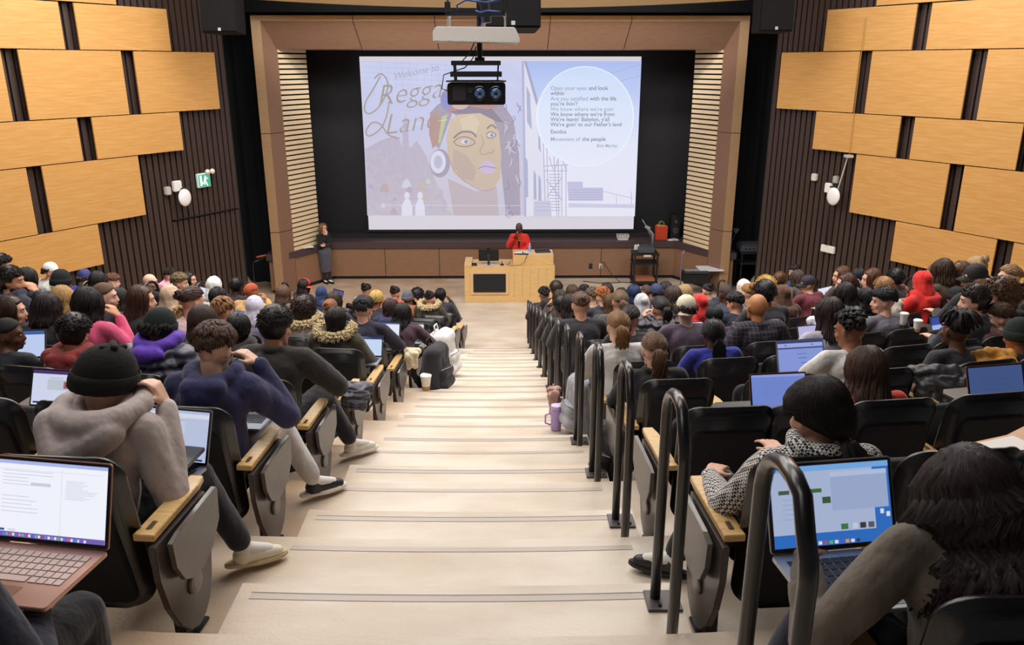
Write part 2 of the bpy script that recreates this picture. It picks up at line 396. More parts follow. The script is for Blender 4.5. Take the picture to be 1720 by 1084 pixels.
# panel joints
mb.mi = 2
for x in (-3.45, -1.55, 1.15, 3.05):
    f = 0.93; mb.tube([(x, yo - .002, zo), (x, yo + .018, zm - .004), (x * .965, yi - .002, zi - .004)], 0.008, 4)
for s in (-1, 1):
    mb.tube([(s * xo, yo - .003, 4.05), (s * xm, yo + .015, 4.05), (s * (xi + .004), yi - .004, 4.05)], 0.007, 4)
    mb.tube([(s * xo, yo - .003, 1.62), (s * xm, yo + .015, 1.62), (s * (xi + .004), yi - .004, 1.62)], 0.007, 4)
struct('trim_1', mb, [PF, PR_, mat('2a1d18', 0.7)])
# ---- slatted light panels
SL = mat('ecd6b0', 0.45, kind='wood', var=0.08)
for s in (-1, 1):
    mb = MB(); a = Vector((s * 5.38, 20.32, 0)); b = Vector((s * 4.93, 21.25, 0)); d = (b - a); L_ = d.length; ang = math.atan2(d.y, d.x); R_ = Matrix.Rotation(ang, 3, 'Z')
    mid = (a + b) / 2; mb.box((mid.x + s * 0.07, mid.y + .03, 3.5), (L_, 0.05, 5.0), R_, 0)
    nsl = 41; z = 1.06
    for i in range(nsl):
        mb.box((mid.x, mid.y, 1.10 + i * 0.1215), (L_, 0.07, 0.083), R_, 1)
    o = struct('wall_slats', mb, [mat('15100e', 0.8), SL]); o['kind'] = 'structure'
# ---- raised stage with brown front
mb = MB(); top = [(-4.66, 21.45), (-5.83, 20.12), (-5.83, 22.55), (5.83, 22.55), (5.83, 20.12), (4.72, 21.45)]
out = [(-4.66, 21.43), (-5.62, 20.0), (-5.95, 20.0), (-5.95, 22.5), (5.95, 22.5), (5.95, 20.0), (5.62, 20.0), (4.72, 21.43)]
mb.prism(out[::-1], 0.09, 0.88, 'z', 0)
inn = [(x * .995, y + .05) for x, y in out]; mb.prism(inn[::-1], 0.0, 0.09, 'z', 1)
cap_ = [(-4.64, 21.38), (-5.60, 19.94), (-6.0, 19.94), (-6.0, 22.5), (6.0, 22.5), (6.0, 19.94), (5.60, 19.94), (4.70, 21.38)]
mb.prism(cap_[::-1], 0.88, 1.05, 'z', 2)
mb.mi = 3
for x in (-3.2, -1.72, -0.24, 1.24, 2.72): mb.box((x, 21.425, 0.485), (0.012, 0.012, 0.79))
struct('trim_2', mb, [mat('8f6d55', 0.45, kind='wood', var=0.12), mat('1a1716', 0.6), mat('4a3b3e', 0.5), mat('241a16', 0.7)])
mb = MB(); mb.box((0, 22.2, 1.12), (9.9, 0.5, 0.14)); struct('trim_3', mb, mat('16161c', 0.7))
mb = MB(); mb.box((0, 22.42, 3.6), (10.6, 0.1, 5.0)); struct('wall_stage', mb, mat('131418', 0.75, bump=(30, 0.003)))
mb = MB(); mb.box((-5.2, 22.0, 3.5), (.1, 1.0, 5.0)); mb.box((5.2, 22.0, 3.5), (.1, 1.0, 5.0)); struct('wall_stage_side', mb, mat('101114', 0.8))
# ================================================================ PROJECTION SCREEN
SY = 21.90
def sp(u, v, dy=0.0):
    p = aty(u, v, SY); return V3((p.x, SY - dy, p.z))
def V3(t): return Vector(t)
def glow(c, s=1.0):
    key = ('glow', c, s)
    if key not in _M:
        m = bpy.data.materials.new('projected_light'); m.use_nodes = True; nt = m.node_tree; b = nt.nodes['Principled BSDF']
        b.inputs['Base Color'].default_value = (0.02, 0.02, 0.02, 1); b.inputs['Emission Color'].default_value = (*lin(c), 1); b.inputs['Emission Strength'].default_value = s; b.inputs['Roughness'].default_value = .9
        _M[key] = m
    return _M[key]
def glow_grad(stops, axis=2, lo=1.2, hi=5.9, noise_amt=0.0, nscale=(1, 1, 1)):
    m = bpy.data.materials.new('projected_light'); m.use_nodes = True; nt = m.node_tree; N = nt.nodes; L = nt.links; b = N['Principled BSDF']
    tc = N.new('ShaderNodeTexCoord'); sx = N.new('ShaderNodeSeparateXYZ'); L.new(tc.outputs['Object'], sx.inputs[0])
    mr = N.new('ShaderNodeMapRange'); mr.inputs[1].default_value = lo; mr.inputs[2].default_value = hi; L.new(sx.outputs[axis], mr.inputs[0])
    fac = mr.outputs[0]
    if noise_amt:
        mp = N.new('ShaderNodeMapping'); mp.inputs['Scale'].default_value = nscale; L.new(tc.outputs['Object'], mp.inputs[0])
        nz_ = N.new('ShaderNodeTexNoise'); nz_.inputs['Scale'].default_value = 2.2; nz_.inputs['Detail'].default_value = 6; L.new(mp.outputs[0], nz_.inputs[0])
        ma = N.new('ShaderNodeMath'); ma.operation = 'MULTIPLY_ADD'; L.new(nz_.outputs[0], ma.inputs[0]); ma.inputs[1].default_value = noise_amt; L.new(fac, ma.inputs[2])
        mb_ = N.new('ShaderNodeMath'); mb_.operation = 'SUBTRACT'; L.new(ma.outputs[0], mb_.inputs[0]); mb_.inputs[1].default_value = noise_amt * .5; fac = mb_.outputs[0]
    r = N.new('ShaderNodeValToRGB'); L.new(fac, r.inputs[0]); el = r.color_ramp.elements
    while len(el) < len(stops): el.new(.5)
    for e, (p, c) in zip(el, stops): e.position = p; e.color = (*lin(c), 1)
    L.new(r.outputs[0], b.inputs['Emission Color']); b.inputs['Emission Strength'].default_value = 1.0; b.inputs['Base Color'].default_value = (.02, .02, .02, 1)
    return m
scr = thing('projection_screen', 'large projection screen showing a mural portrait and a slide of verse', 'projection screen', (0, 0, 0))
mb = MB(); c0, c1, c2, c3 = sp(619, 386), sp(1064, 386), sp(1077, 95), sp(604, 94)
xl, xr, zb, zt = -3.68, 3.65, c0.z, c2.z
mb.box(((xl + xr) / 2, SY + .02, (zb + zt) / 2), (xr - xl, .03, zt - zb)); link('screen_sheet', mb.mesh('screen_sheet', glow('d9d4de', .95)), scr)
mb = MB(); mb.box(((xl + xr) / 2, SY + .02, zb - .03), (xr - xl + .1, .06, .06)); mb.box(((xl + xr) / 2, SY + .03, zt + .06), (xr - xl + .3, .12, .12)); link('screen_bar', mb.mesh('screen_bar', mat('15151a', .6)), scr)
LAY = [0.004]
def flat(name, pts, m, parent=scr, step=.0015):
    LAY[0] += step; mb = MB(); mb.poly3([sp(u, v, LAY[0]) for u, v in pts][::-1]); return link(name, mb.mesh(name, m), parent)
def circ(cx, cy, rx, ry, n=36, a0=0, a1=2 * PI): return [(cx + rx * math.cos(a0 + (a1 - a0) * i / n), cy + ry * math.sin(a0 + (a1 - a0) * i / n)) for i in range(n)]
def strokes(name, paths, m, w=.012, parent=scr):
    LAY[0] += .0015; mb = MB()
    for p in paths:
        ww = w
        if isinstance(p, tuple) and not isinstance(p[0], tuple) : ww, p = p
        pp = [sp(u, v, LAY[0]) for u, v in p]
        if len(pp) > 2:                                   # smooth
            q = []
            for i in range(len(pp) - 1):
                a, b, c, d = pp[max(i - 1, 0)], pp[i], pp[i + 1], pp[min(i + 2, len(pp) - 1)]
                for t in (0, .25, .5, .75): q.append(0.5 * ((2 * b) + (-a + c) * t + (2 * a - 5 * b + 4 * c - d) * t * t + (-a + 3 * b - 3 * c + d) * t ** 3))
            pp = q + [pp[-1]]
        up = V3((0, 1, 0)); L = []; R = []
        for i, p0 in enumerate(pp):
            t = (pp[min(i + 1, len(pp) - 1)] - pp[max(i - 1, 0)]).normalized(); nrm = t.cross(up) * ww * .5; L.append(p0 + nrm); R.append(p0 - nrm)
        n = len(pp); mb.add(L + R, [(i, i + 1, n + i + 1, n + i) for i in range(n - 1)])
    return link(name, mb.mesh(name, m), parent)
def letters(txt, size, m, pos, shear=0.0, name='lettering', parent=scr, rotz=0.0, off=0.0, align='LEFT', ry=None, world=None):
    cu = bpy.data.curves.new('t', 'FONT'); cu.body = txt; cu.size = size; cu.shear = shear; cu.offset = off; cu.align_x = align
    o = bpy.data.objects.new('t', cu); COL.objects.link(o); dg = bpy.context.evaluated_depsgraph_get(); dg.update()
    me = bpy.data.meshes.new_from_object(o.evaluated_get(dg)); bpy.data.objects.remove(o); me.name = name; me.materials.clear(); me.materials.append(m)
    M = Matrix.Translation(pos) @ Matrix.Rotation(PI / 2, 4, 'X') @ Matrix.Rotation(rotz, 4, 'Z') if world is None else world
    me.transform(M); return link(name, me, parent)
# left half: painted wall, sky-lilac at the top, hazier below
pic = flat('projected_picture', [(606, 103), (877, 103), (880, 362), (617, 362)], glow_grad([(0, 'c6bfcf'), (.35, 'c9c4d8'), (.7, 'c0c4e4'), (1, 'c9d0ee')], noise_amt=.35))
BRK = glow('b3b6d2')
strokes('mural_lines', [[(607, 103 + 9 * i), (760, 110 + 9 * i)] for i in range(5)] + [[(640 + 12 * i, 103), (641 + 12 * i, 150)] for i in range(10)], BRK, .006)
flat('mural_town', [(614, 250), (640, 236), (664, 228), (672, 236), (676, 250), (677, 210), (681, 190), (684, 210), (688, 250), (700, 236), (716, 262), (730, 300), (745, 330), (760, 362), (618, 362)], glow_grad([(0, 'c2bbc8'), (.5, 'b9b0c4'), (1, 'aeb0cc')], noise_amt=1.2, nscale=(3, 1, 3)))
flat('mural_hair', [(722, 190), (735, 176), (750, 168), (840, 168), (862, 200), (872, 260), (874, 362), (850, 362), (838, 250), (760, 190), (738, 250), (724, 240)], glow_grad([(0, 'a9a0b6'), (.5, 'a69dae'), (1, '948fa6')], noise_amt=.9, nscale=(5, 1, 5)))
flat('mural_neck', [(752, 300), (800, 322), (834, 312), (838, 362), (762, 362)], glow('bfb2ba'))
flat('mural_face', [(757, 200), (780, 187), (808, 184), (826, 196), (838, 222), (842, 262), (840, 300), (828, 318), (806, 318), (780, 306), (762, 290), (752, 262), (750, 228)], glow_grad([(0, 'c4b3a8'), (.5, 'c8b6a2'), (1, 'cdbda4')], noise_amt=.6, nscale=(2, 1, 2)))
flat('mural_cheek', [(762, 250), (785, 262), (800, 285), (796, 304), (776, 300), (760, 278)], glow('beaca4'))
flat('mural_face_light', [(772, 200), (796, 192), (806, 206), (800, 224), (778, 222)], glow('d4c5ae'))
flat('mural_cap_peak', [(754, 188), (790, 176), (826, 182), (846, 206), (834, 204), (806, 190), (772, 192)], glow('8c8296'))
flat('mural_cap_red', [(746, 172), (770, 166), (810, 168), (836, 180), (818, 184), (784, 178), (752, 190)], glow('b58a88'))
flat('mural_ball', circ(751, 168, 11, 17), glow('8f92c8')); flat('mural_ball', circ(773, 175, 14, 9), glow('cdb0ac'))
flat('mural_cap_strap', [(722, 196), (734, 186), (742, 196), (736, 240), (727, 250), (721, 226)], glow('b5948f'))
flat('mural_cap_strap', [(742, 196), (752, 192), (746, 216), (740, 240), (736, 240)], glow('b9c09a'))
flat('headphone_ring', circ(739, 274, 17, 24), glow('a89fb4')); flat('headphone_cup', circ(736, 272, 13, 19), glow('d6d6ea')); flat('headphone_cup', circ(736, 272, 7, 11), glow('b9b9d2'))
strokes('mural_lines', [(.05, [(762, 232), (775, 222), (792, 222), (800, 230)]), (.045, [(818, 216), (826, 210), (834, 216)])], glow('93848c'))
strokes('mural_lines', [(.02, [(762, 238), (775, 230), (790, 232), (798, 240), (784, 246), (768, 244), (762, 238)]), (.02, [(816, 226), (824, 221), (833, 226), (826, 232), (817, 230)])], glow('8a7880'))
flat('mural_eye', circ(781, 238, 7, 4), glow('d2d2e2')); flat('mural_eye', circ(825, 227, 5, 4), glow('d6d6e8')); flat('mural_iris', circ(783, 238, 3, 3), glow('8f90ac')); flat('mural_iris', circ(826, 227, 2.6, 3), glow('8f90ac'))
strokes('mural_lines', [(.02, [(808, 226), (812, 240), (806, 254), (812, 260), (822, 256), (826, 258), (830, 250)]), (.014, [(752, 262), (766, 290), (790, 310), (812, 320), (830, 316)])], glow('a8948f'))
flat('mural_lips', [(803, 282), (812, 272), (818, 268), (824, 272), (832, 276), (834, 284), (826, 292), (812, 292)], glow('c9b6d4')); strokes('mural_lines', [(.02, [(803, 283), (815, 279), (824, 281), (834, 282)])], glow('9a8796'))
rn = random.Random(5)
for i in range(16):
    cx, cy = rn.uniform(622, 760), rn.uniform(300, 356); r = rn.uniform(3, 8)
    flat('mural_figure', [(cx - r, cy + r), (cx - r * .7, cy - r * .4), (cx, cy - r), (cx + r * .8, cy - r * .2), (cx + r, cy + r)], glow(rn.choice(['cfcce0', 'c2b6b4', 'c2cabf', 'b3acc8', 'd0d0e2', 'b9aab0'])))
for cx, w in ((684, 9), (706, 8)):
    flat('mural_figure', [(cx - w, 362), (cx - w, 345), (cx - 3, 334), (cx + 4, 334), (cx + w, 346), (cx + w, 362)], glow('dcdaec')); flat('mural_figure', circ(cx, 328, 4.5, 6), glow('dddbe8'))
strokes('mural_lines', [[(648, 344), (876, 345)], [(690, 209), (752, 201)]], glow('e0def0'), .01)
for i in range(34):
    x0, y0 = rn.uniform(846, 874), rn.uniform(170, 356); strokes('mural_scribble', [[(x0, y0), (x0 + rn.uniform(-7, 5), y0 + rn.uniform(2, 8)), (x0 + rn.uniform(-4, 7), y0 + rn.uniform(8, 15))]], glow(rn.choice(['8a86a2', 'd4d2e8', 'a39bb4'])), .018)
# painted lettering on the wall
GOLD = glow('a39893'); M_ = lambda u, v: sp(u, v, LAY[0] + .002)
letters('Welcome to', .235, glow('9e939c'), M_(662, 134), .35, rotz=.20, off=-.004)
LAY[0] += .002; letters('Reggae', .74, GOLD, M_(634, 178), .40, rotz=.13, off=-.010)
LAY[0] += .002; letters('Lane', .76, GOLD, M_(646, 226), .40, rotz=.12, off=-.010)
strokes('lettering_swash', [[(640, 128), (628, 150), (616, 170), (614, 186), (624, 190), (640, 176), (652, 150), (650, 132), (640, 124), (630, 132)], [(655, 170), (650, 196), (640, 216), (622, 228), (616, 220), (626, 206), (640, 208), (654, 226), (672, 232)]], GOLD, .035)
# right half: street photo
flat('projected_picture', [(877, 103), (1076, 103), (1065, 362), (880, 362)], glow_grad([(0, 'e3e2f0'), (.5, 'e0e3f5'), (.8, 'b9c8f0'), (1, 'a9bcee')]))
flat('picture_wall', [(877, 103), (882, 103), (893, 140), (903, 170), (904, 240), (914, 262), (922, 362), (881, 362)], glow('dcdcec'))
flat('picture_wall', [(880, 103), (884, 103), (903, 168), (901, 178)], glow('a5a7c6')); flat('picture_wall', [(876, 103), (880, 103), (884, 362), (880, 362)], glow('b2b4d2'))
for p in ([(884, 144), (890, 158), (893, 218), (885, 204)], [(904, 225), (907, 232), (908, 256), (904, 248)], [(882, 262), (886, 270), (887, 330), (882, 330)], [(896, 284), (900, 292), (901, 334), (896, 334)], [(904, 292), (908, 300), (909, 336), (904, 336)]): flat('picture_window', p, glow('aeb0cc'))
strokes('picture_fire_escape', [[(912, 240), (916, 362)], [(918, 248), (921, 362)], [(950, 275), (950, 362)], [(943, 275), (943, 362)], [(913, 286), (952, 286)], [(913, 278), (953, 276)], [(917, 300), (944, 336)], [(944, 296), (918, 330)], [(930, 262), (935, 362)], [(937, 262), (938, 362)], [(922, 262), (930, 284), (940, 262), (950, 284)]] + [[(922, 292 + 5 * i), (941, 292 + 5 * i)] for i in range(13)], glow('aaa8c4'), .018)
flat('picture_building', [(952, 304), (978, 304), (978, 314), (1012, 314), (1012, 336), (954, 336)], glow('bfc0de'))
strokes('picture_lines', [[(955, 318 + 4 * i), (1011, 318 + 4 * i)] for i in range(5)], glow('a9a9c8'), .014)
flat('picture_building', [(954, 340), (1064, 342), (1064, 348), (954, 347)], glow('c9c9e2')); flat('picture_bin', [(896, 336), (924, 336), (926, 362), (896, 362)], glow('c6c5dc'))
strokes('picture_lines', [[(1034, 326), (1034, 342)], [(1059, 320), (1059, 342)], [(1012, 320), (1062, 332)], [(898, 340), (924, 340)], [(898, 346), (924, 346)], [(898, 352), (924, 352)], [(1022, 124), (1075, 108)], [(1040, 136), (1074, 127)]], glow('adadc8'), .012)
flat('slide_disc_rim', circ(982, 195, 81.5, 84), glow('e9eefb')); flat('slide_disc', circ(982, 195, 79.5, 82.5), glow_grad([(0, 'e4e7f6'), (1, 'c9daf6')], lo=2.9, hi=5.6))
LAY[0] += .003; f1, f2 = glow('9ea3b8'), glow('848a9e')
for i, (y, a, b) in enumerate([(151, 'Open your eyes ', 'and look'), (159.5, '', 'within'), (168.5, 'Are you satisfied ', 'with the life'), (177, '', "you're livin'?"), (186, "We know where we're goin'", ''), (194.5, '', "We know where we're from"), (203, '', "We're leavin' Babylon, y'all"), (211.5, '', "We're goin' to our Father's land"), (223.5, '', 'Exodus'), (236, 'Movement of ', 'the people')]):
    if a: oa = letters(a.strip(), .145, f1, sp(924, y, LAY[0]), off=.001)
    if b:
        p = sp(924, y, LAY[0]); p.x = max(v.co.x for v in oa.data.vertices) + .055 if a else p.x; letters(b, .145, f2, p, off=.002)
letters('Bob Marley', .12, f1, sp(1001, 246.5, LAY[0]), off=.001)
# ================================================================ PROJECTOR RIG
t = thing('projector', 'black ceiling projector with twin round lenses facing the screen', 'projector', (-.225, 7.5, 0))
mb = MB(); o = [(-.255, 5.30), (.255, 5.30), (.262, 5.31), (.262, 5.475), (.25, 5.49), (-.25, 5.49), (-.262, 5.475), (-.262, 5.31)]
mb.prism(o, -.0, .46, 'y'); link('casing', mb.mesh('casing', mat('17161a', .35), bevel=.008), t)
mb = MB(); mb.box((-.155, -.004, 5.40), (.12, .012, .13)); mb.box((-.05, -.004, 5.43), (.05, .012, .05)); link('front_grille', mb.mesh('front_grille', mat('2e2a30', .4)), t)
for dx in (.03, .175):
    mb = MB(); mb.lathe([(.066, 0), (.066, .03), (.058, .034), (.055, .02)], n=28); me = mb.mesh('lens_ring', mat('3a3a42', .25, metal=.8)); me.transform(Matrix.Translation((dx, 0, 5.40)) @ Matrix.Rotation(PI / 2, 4, 'X')); r = link('lens_ring', me, t)
    mb = MB(); mb.ell((0, 0, 0), (.055, .055, .022), nu=24); me = mb.mesh('lens', mat('4a6a9a', .05, spec=1.0, coat=1.0), smooth=True); me.transform(Matrix.Translation((dx, -.012, 5.40)) @ Matrix.Rotation(PI / 2, 4, 'X')); link('lens', me, r)
    mb = MB(); mb.ell((0, 0, 0), (.018, .018, .01)); me = mb.mesh('iris', BLACK, smooth=True); me.transform(Matrix.Translation((dx, -.030, 5.40)) @ Matrix.Rotation(PI / 2, 4, 'X')); link('iris', me, r)
mb = MB(); mb.box((0, .15, 5.505), (.54, .40, .012)); mb.box((0, .12, 5.565), (.46, .34, .045)); mb.box((0, .12, 5.66), (.44, .34, .04))
for x in (-.19, .19):
    for y in (0, .26): mb.tube([(x, y, 5.50), (x * 1.05, y, 5.68)], .008, 6)
link('mounting_cradle', mb.mesh('mounting_cradle', mat('101014', .5), bevel=.003), t)
mb = MB(); mb.tube([(0.03, .12, 5.66), (0.03, .12, 8.8)], .024, 12); mb.lathe([(.045, 5.68), (.045, 5.71), (.024, 5.72)], (0.03, .12, 0), 12); link('drop_pole', mb.mesh('drop_pole', mat('17171b', .35), smooth=False), t)
mb = MB(); mb.tube([(-.25, .0, 5.42), (-.31, -.02, 5.44), (-.29, .0, 5.56), (-.1, .02, 5.62), (-.03, .05, 5.70), (.0, .06, 5.80)], .005, 6); mb.tube([(.0, .05, 5.86), (-.06, .04, 5.74), (-.12, .02, 5.68)], .005, 6); link('cable', mb.mesh('cable', mat('1c2438', .5), smooth=True), t)
t = thing('equipment_tray', 'white enamelled equipment tray hung above the projector', 'tray', (-.225, 7.5, 0))
mb = MB(); mb.prism([(-.375, 5.84), (.385, 5.825), (.39, 5.86), (.375, 5.90), (.345, 5.96), (-.345, 5.965), (-.375, 5.92)], -.05, .30, 'y'); link('tray', mb.mesh('tray', WHITE, bevel=.006), t)
mb = MB()
for i in range(7): mb.ell((-.34 + .113 * i, -.052, 5.853), (.006, .004, .006), nu=8, nv=5)
link('screw', mb.mesh('screw', mat('f4f2ee', .3)), t)
mb = MB()
for x in (-.24, .26):
    for y in (-.02, .27): mb.tube([(x, y, 5.95), (x, y, 8.6)], .008, 8)
    mb.tube([(x, -.02, 6.06), (x, .27, 6.06)], .014, 8)
link('hanger_rod', mb.mesh('hanger_rod', mat('8d8a86', .35, metal=.6), smooth=True), t)
mb = MB(); mb.box((.0, -.03, 6.065), (.52, .035, .03)); mb.box((-.24, -.03, 6.12), (.05, .05, .09)); mb.box((.26, -.03, 6.16), (.04, .05, .16)); mb.tube([(.10, .08, 6.0), (.07, .08, 6.2), (.02, .08, 6.6)], .045, 12); link('crossbar', mb.mesh('crossbar', mat('23262b', .4), bevel=.004), t)
mb = MB(); mb.tube([(-.15, -.03, 6.08), (-.16, -.03, 6.14), (-.08, -.03, 6.18), (.1, -.03, 6.16), (.3, -.03, 6.2), (.33, -.03, 6.35)], .009, 8); mb.tube([(0, -.04, 6.09), (.05, -.04, 6.075), (.1, -.04, 6.09), (.22, -.04, 6.08)], .010, 8); mb.tube([(.05, -.03, 6.06), (.06, -.02, 6.0), (.04, 0, 5.95)], .006, 8)
link('cable', mb.mesh('cable', mat('2c4a86', .5), smooth=True), t)
# ================================================================ LOUDSPEAKERS
def speaker(loc, w, h, d, label, rz=0.0, tilt=0.0):
    t = thing('loudspeaker', label, 'loudspeaker', loc, rz, 'large black suspended loudspeakers')
    T = Matrix.Rotation(tilt, 4, 'X')
    mb = MB(); mb.prism([(-w / 2, 0), (w / 2, 0), (w * .42, d), (-w * .42, d)], 0, h, 'z'); me = mb.mesh('cabinet', mat('0c0c0f', .7, spec=.2), bevel=.01); me.transform(T); link('cabinet', me, t)
    mb = MB(); mb.box((0, -.012, h / 2), (w * .94, .02, h * .96)); me = mb.mesh('grille', mat('08080a', .8, spec=.2), bevel=.006); me.transform(T); g = link('grille', me, t)
    mb = MB(); mb.box((0, -.026, .06), (.055, .006, .055)); me = mb.mesh('badge', mat('9a9aa2', .4)); me.transform(T); b = link('badge', me, t)
    mb = MB(); mb.tube([(-w * .3, d * .6, h), (-w * .3, d * .6, h + 2.2)], .012, 8); mb.tube([(w * .3, d * .6, h), (w * .3, d * .6, h + 2.2)], .012, 8); link('hanging_cable', mb.mesh('hanging_cable', STEEL), t)
pl_ = aty(370, 55, 16.2); pr_ = aty(1303, 53, 16.2)
speaker((pl_.x, 16.2, pl_.z), .72, 1.3, .5, 'black loudspeaker hung high at the left of the stage frame', -.1, -.05)
speaker((pr_.x, 16.2, pr_.z), .68, 1.3, .5, 'black loudspeaker hung high at the right of the stage frame', .1, -.05)
speaker((.17, 12.0, 6.14), .78, 1.0, .5, 'black loudspeaker hung behind the projector rig', 0, -.12)
# ================================================================ LECTERN DESK
dy = 19.15; MAPLE = mat('d9b57a', .4, kind='wood', var=.10); t = thing('lectern_desk', 'pale maple lectern desk with black front panel and raised right side', 'desk', (0, dy, 0))
x0, x1, zh = -.93, 1.30, .90
mb = MB(); mb.box(((x0 + x1) / 2, .42, .45), (x1 - x0, .84, .90)); mb.box((x0 + .09, .42, .925), (.18, .84, .07)); body = link('body', mb.mesh('body', MAPLE, bevel=.008), t)
mb = MB(); mb.box(((x0 + x1) / 2 + .0, -.006, .06), (x1 - x0, .02, .12)); link('plinth', mb.mesh('plinth', MAPLE, bevel=.004), t)
mb = MB(); mb.prism([(-.78, .20), (.16, .20), (.16, .80), (-.78, .80)], -.022, -.0, 'y'); fr = link('frame', mb.mesh('frame', mat('dcb98a', .4, kind='wood', var=.06), bevel=.004), t)
mb = MB(); mb.box((-.31, -.03, .50), (.80, .03, .46)); link('panel', mb.mesh('panel', mat('141518', .55, bump=(90, .001)), bevel=.003), fr)
mb = MB()
for i in range(5): mb.box((.30 + .2 * i, -.002, .5), (.006, .006, .76))
link('joint', mb.mesh('joint', mat('c79f62', .5)), t)
mb = MB(); mb.prism([(-.0, 0), (.30, 0), (.36, .0), (1.0, 0), (1.0, .62), (.0, .62)], .90, 1.17, 'z'); me = mb.mesh('raised_lectern', MAPLE, bevel=.006); me.transform(Matrix.Translation((.27 - .0, .14, 0))); link('raised_lectern', me, t)
dt = lambda x, y, z: (x, dy + y, z)
t = thing('desktop_monitor', 'black desktop monitor seen from behind on the desk', 'monitor', dt(-.33, .22, .90))
mb = MB(); mb.box((0, 0, .25), (.50, .04, .29)); link('display', mb.mesh('display', mat('111214', .45), bevel=.008), t)
mb = MB(); mb.box((0, -.05, .16), (.06, .05, .28)); mb.box((0, -.04, .07), (.05, .03, .14)); mb.box((0, -.035, .24), (.10, .03, .10)); link('stand', mb.mesh('stand', mat('2b2c30', .35), bevel=.003), t); mb = MB(); mb.box((0, -.02, .008), (.26, .20, .016)); link('foot', mb.mesh('foot', mat('b9bcc4', .35), bevel=.003), t)
mb = MB(); mb.box((0, -.01, .42), (.09, .05, .05)); link('webcam', mb.mesh('webcam', BLACK, bevel=.006), t)
t = thing('desk_phone', 'dark telephone handset lying at the left end of the desk', 'telephone', dt(-.72, .18, .90)); mb = MB(); mb.box((0, 0, .015), (.20, .12, .03)); link('base', mb.mesh('base', mat('33323a', .5), bevel=.004), t); mb = MB(); mb.cap((-.07, .02, .04), (.07, .02, .04), .02, .02); link('handset', mb.mesh('handset', BLACK, smooth=True), t)
t = thing('gooseneck_microphone', 'small black microphone base between monitor and lectern', 'microphone', dt(.00, .2, .90)); mb = MB(); mb.lathe([(.05, 0), (.05, .02), (.02, .04), (.01, .05)], n=14); link('base', mb.mesh('base', BLACK, smooth=True), t); mb = MB(); mb.tube([(0, 0, .04), (.0, -.01, .12)], .008, 6); link('stem', mb.mesh('stem', BLACK), t)
t = thing('desk_cable', 'tangled dark cable trailing from the lectern to the desk', 'cable', (0, 0, 0)); mb = MB(); mb.tube([dt(.62, .12, 1.18), dt(.55, .08, 1.0), dt(.44, .06, .93), dt(.25, .08, .915), dt(.15, .1, .93), dt(.2, .14, .99), dt(.13, .16, .92), dt(.08, .1, .96)], .007, 6); link('cable', mb.mesh('cable', mat('3a3230', .5), smooth=True), t)
tz = 1.17
t = thing('presentation_laptop', 'closed-angle black laptop lying on the lectern top', 'laptop', dt(1.02, .50, tz), .1); mb = MB(); mb.box((0, 0, .01), (.38, .26, .02)); link('base', mb.mesh('base', BLACK, bevel=.003), t); mb = MB(); mb.box((0, .13, .03), (.38, .05, .012)); link('lid', mb.mesh('lid', mat('26262a', .3), bevel=.002), t)
for i, (x, y, c, r, l) in enumerate([(.42, .30, 'e9e6e4', .2, 'white papers fanned on the lectern by the speaker'), (.58, .42, 'd8d2d2', -.3, 'loose sheet under the water bottle')]):
    mb = MB(); mb.box((0, 0, .004), (.21, .28, .006), Matrix.Rotation(r, 3, 'Z')); mb.box((.03, .02, .010), (.21, .28, .004), Matrix.Rotation(r + .3, 3, 'Z')); o = link('papers', mb.mesh('papers', mat(c, .7))); o.location = dt(x, y, tz); tag(o, l, 'paper')
t = thing('control_panel', 'flat dark control keypad on the lectern edge', 'keypad', dt(.48, .20, tz)); mb = MB(); mb.box((0, 0, .012), (.34, .10, .024)); link('base', mb.mesh('base', BLACK, bevel=.003), t); mb = MB(); [mb.box((-.13 + .065 * i, 0, .027), (.04, .05, .006)) for i in range(5)]; link('keys', mb.mesh('keys', mat('c9c6c4', .5)), t)
t = thing('water_bottle', 'clear blue plastic water bottle on the lectern', 'bottle', dt(.69, .46, tz)); mb = MB(); mb.lathe([(.032, 0), (.034, .02), (.034, .13), (.03, .15), (.014, .18), (.013, .20)], n=16); link('bottle', mb.mesh('bottle', mat('8fb0dc', .15, spec=.8), smooth=True), t); mb = MB(); mb.lathe([(.016, .2), (.016, .225)], n=12); link('cap', mb.mesh('cap', WHITE), t)
# ================================================================ CART AND STAGE ITEMS
BLKM = mat('1a1b1f', .45); t = thing('media_cart', 'black rolling cart with electronics in front of the stage', 'cart', (3.80, 20.75, 0))
for sx in (-.30, .30):
    for sy in (-.2, .25):
        mb = MB(); mb.box((sx, sy, .48), (.05, .05, .82)); link('post', mb.mesh('post', BLKM, bevel=.004), t)
        mb = MB(); mb.lathe([(.05, -.015), (.05, .015)], n=14); me = mb.mesh('caster', mat('4a4c50', .4)); me.transform(Matrix.Translation((sx, sy, .05)) @ Matrix.Rotation(PI / 2, 4, 'Y')); link('caster', me, t)
for z, n in ((.12, 'bottom_shelf'), (.62, 'middle_shelf'), (.88, 'top_shelf')):
    mb = MB(); mb.box((0, .02, z), (.68, .54, .045)); link(n, mb.mesh(n, BLKM, bevel=.006), t)
mb = MB(); mb.box((.02, -.262, .855), (.2, .006, .05)); link('sticker', mb.mesh('sticker', mat('d8cfc8', .6)), t)
t = thing('document_camera', 'grey document camera with raised arm on the cart', 'document camera', (3.80, 20.75, .905)); mb = MB(); mb.prism([(-.22, -.18), (.22, -.18), (.2, .2), (-.2, .2)], 0, .16, 'z'); link('body', mb.mesh('body', mat('4c5158', .4), bevel=.015), t)
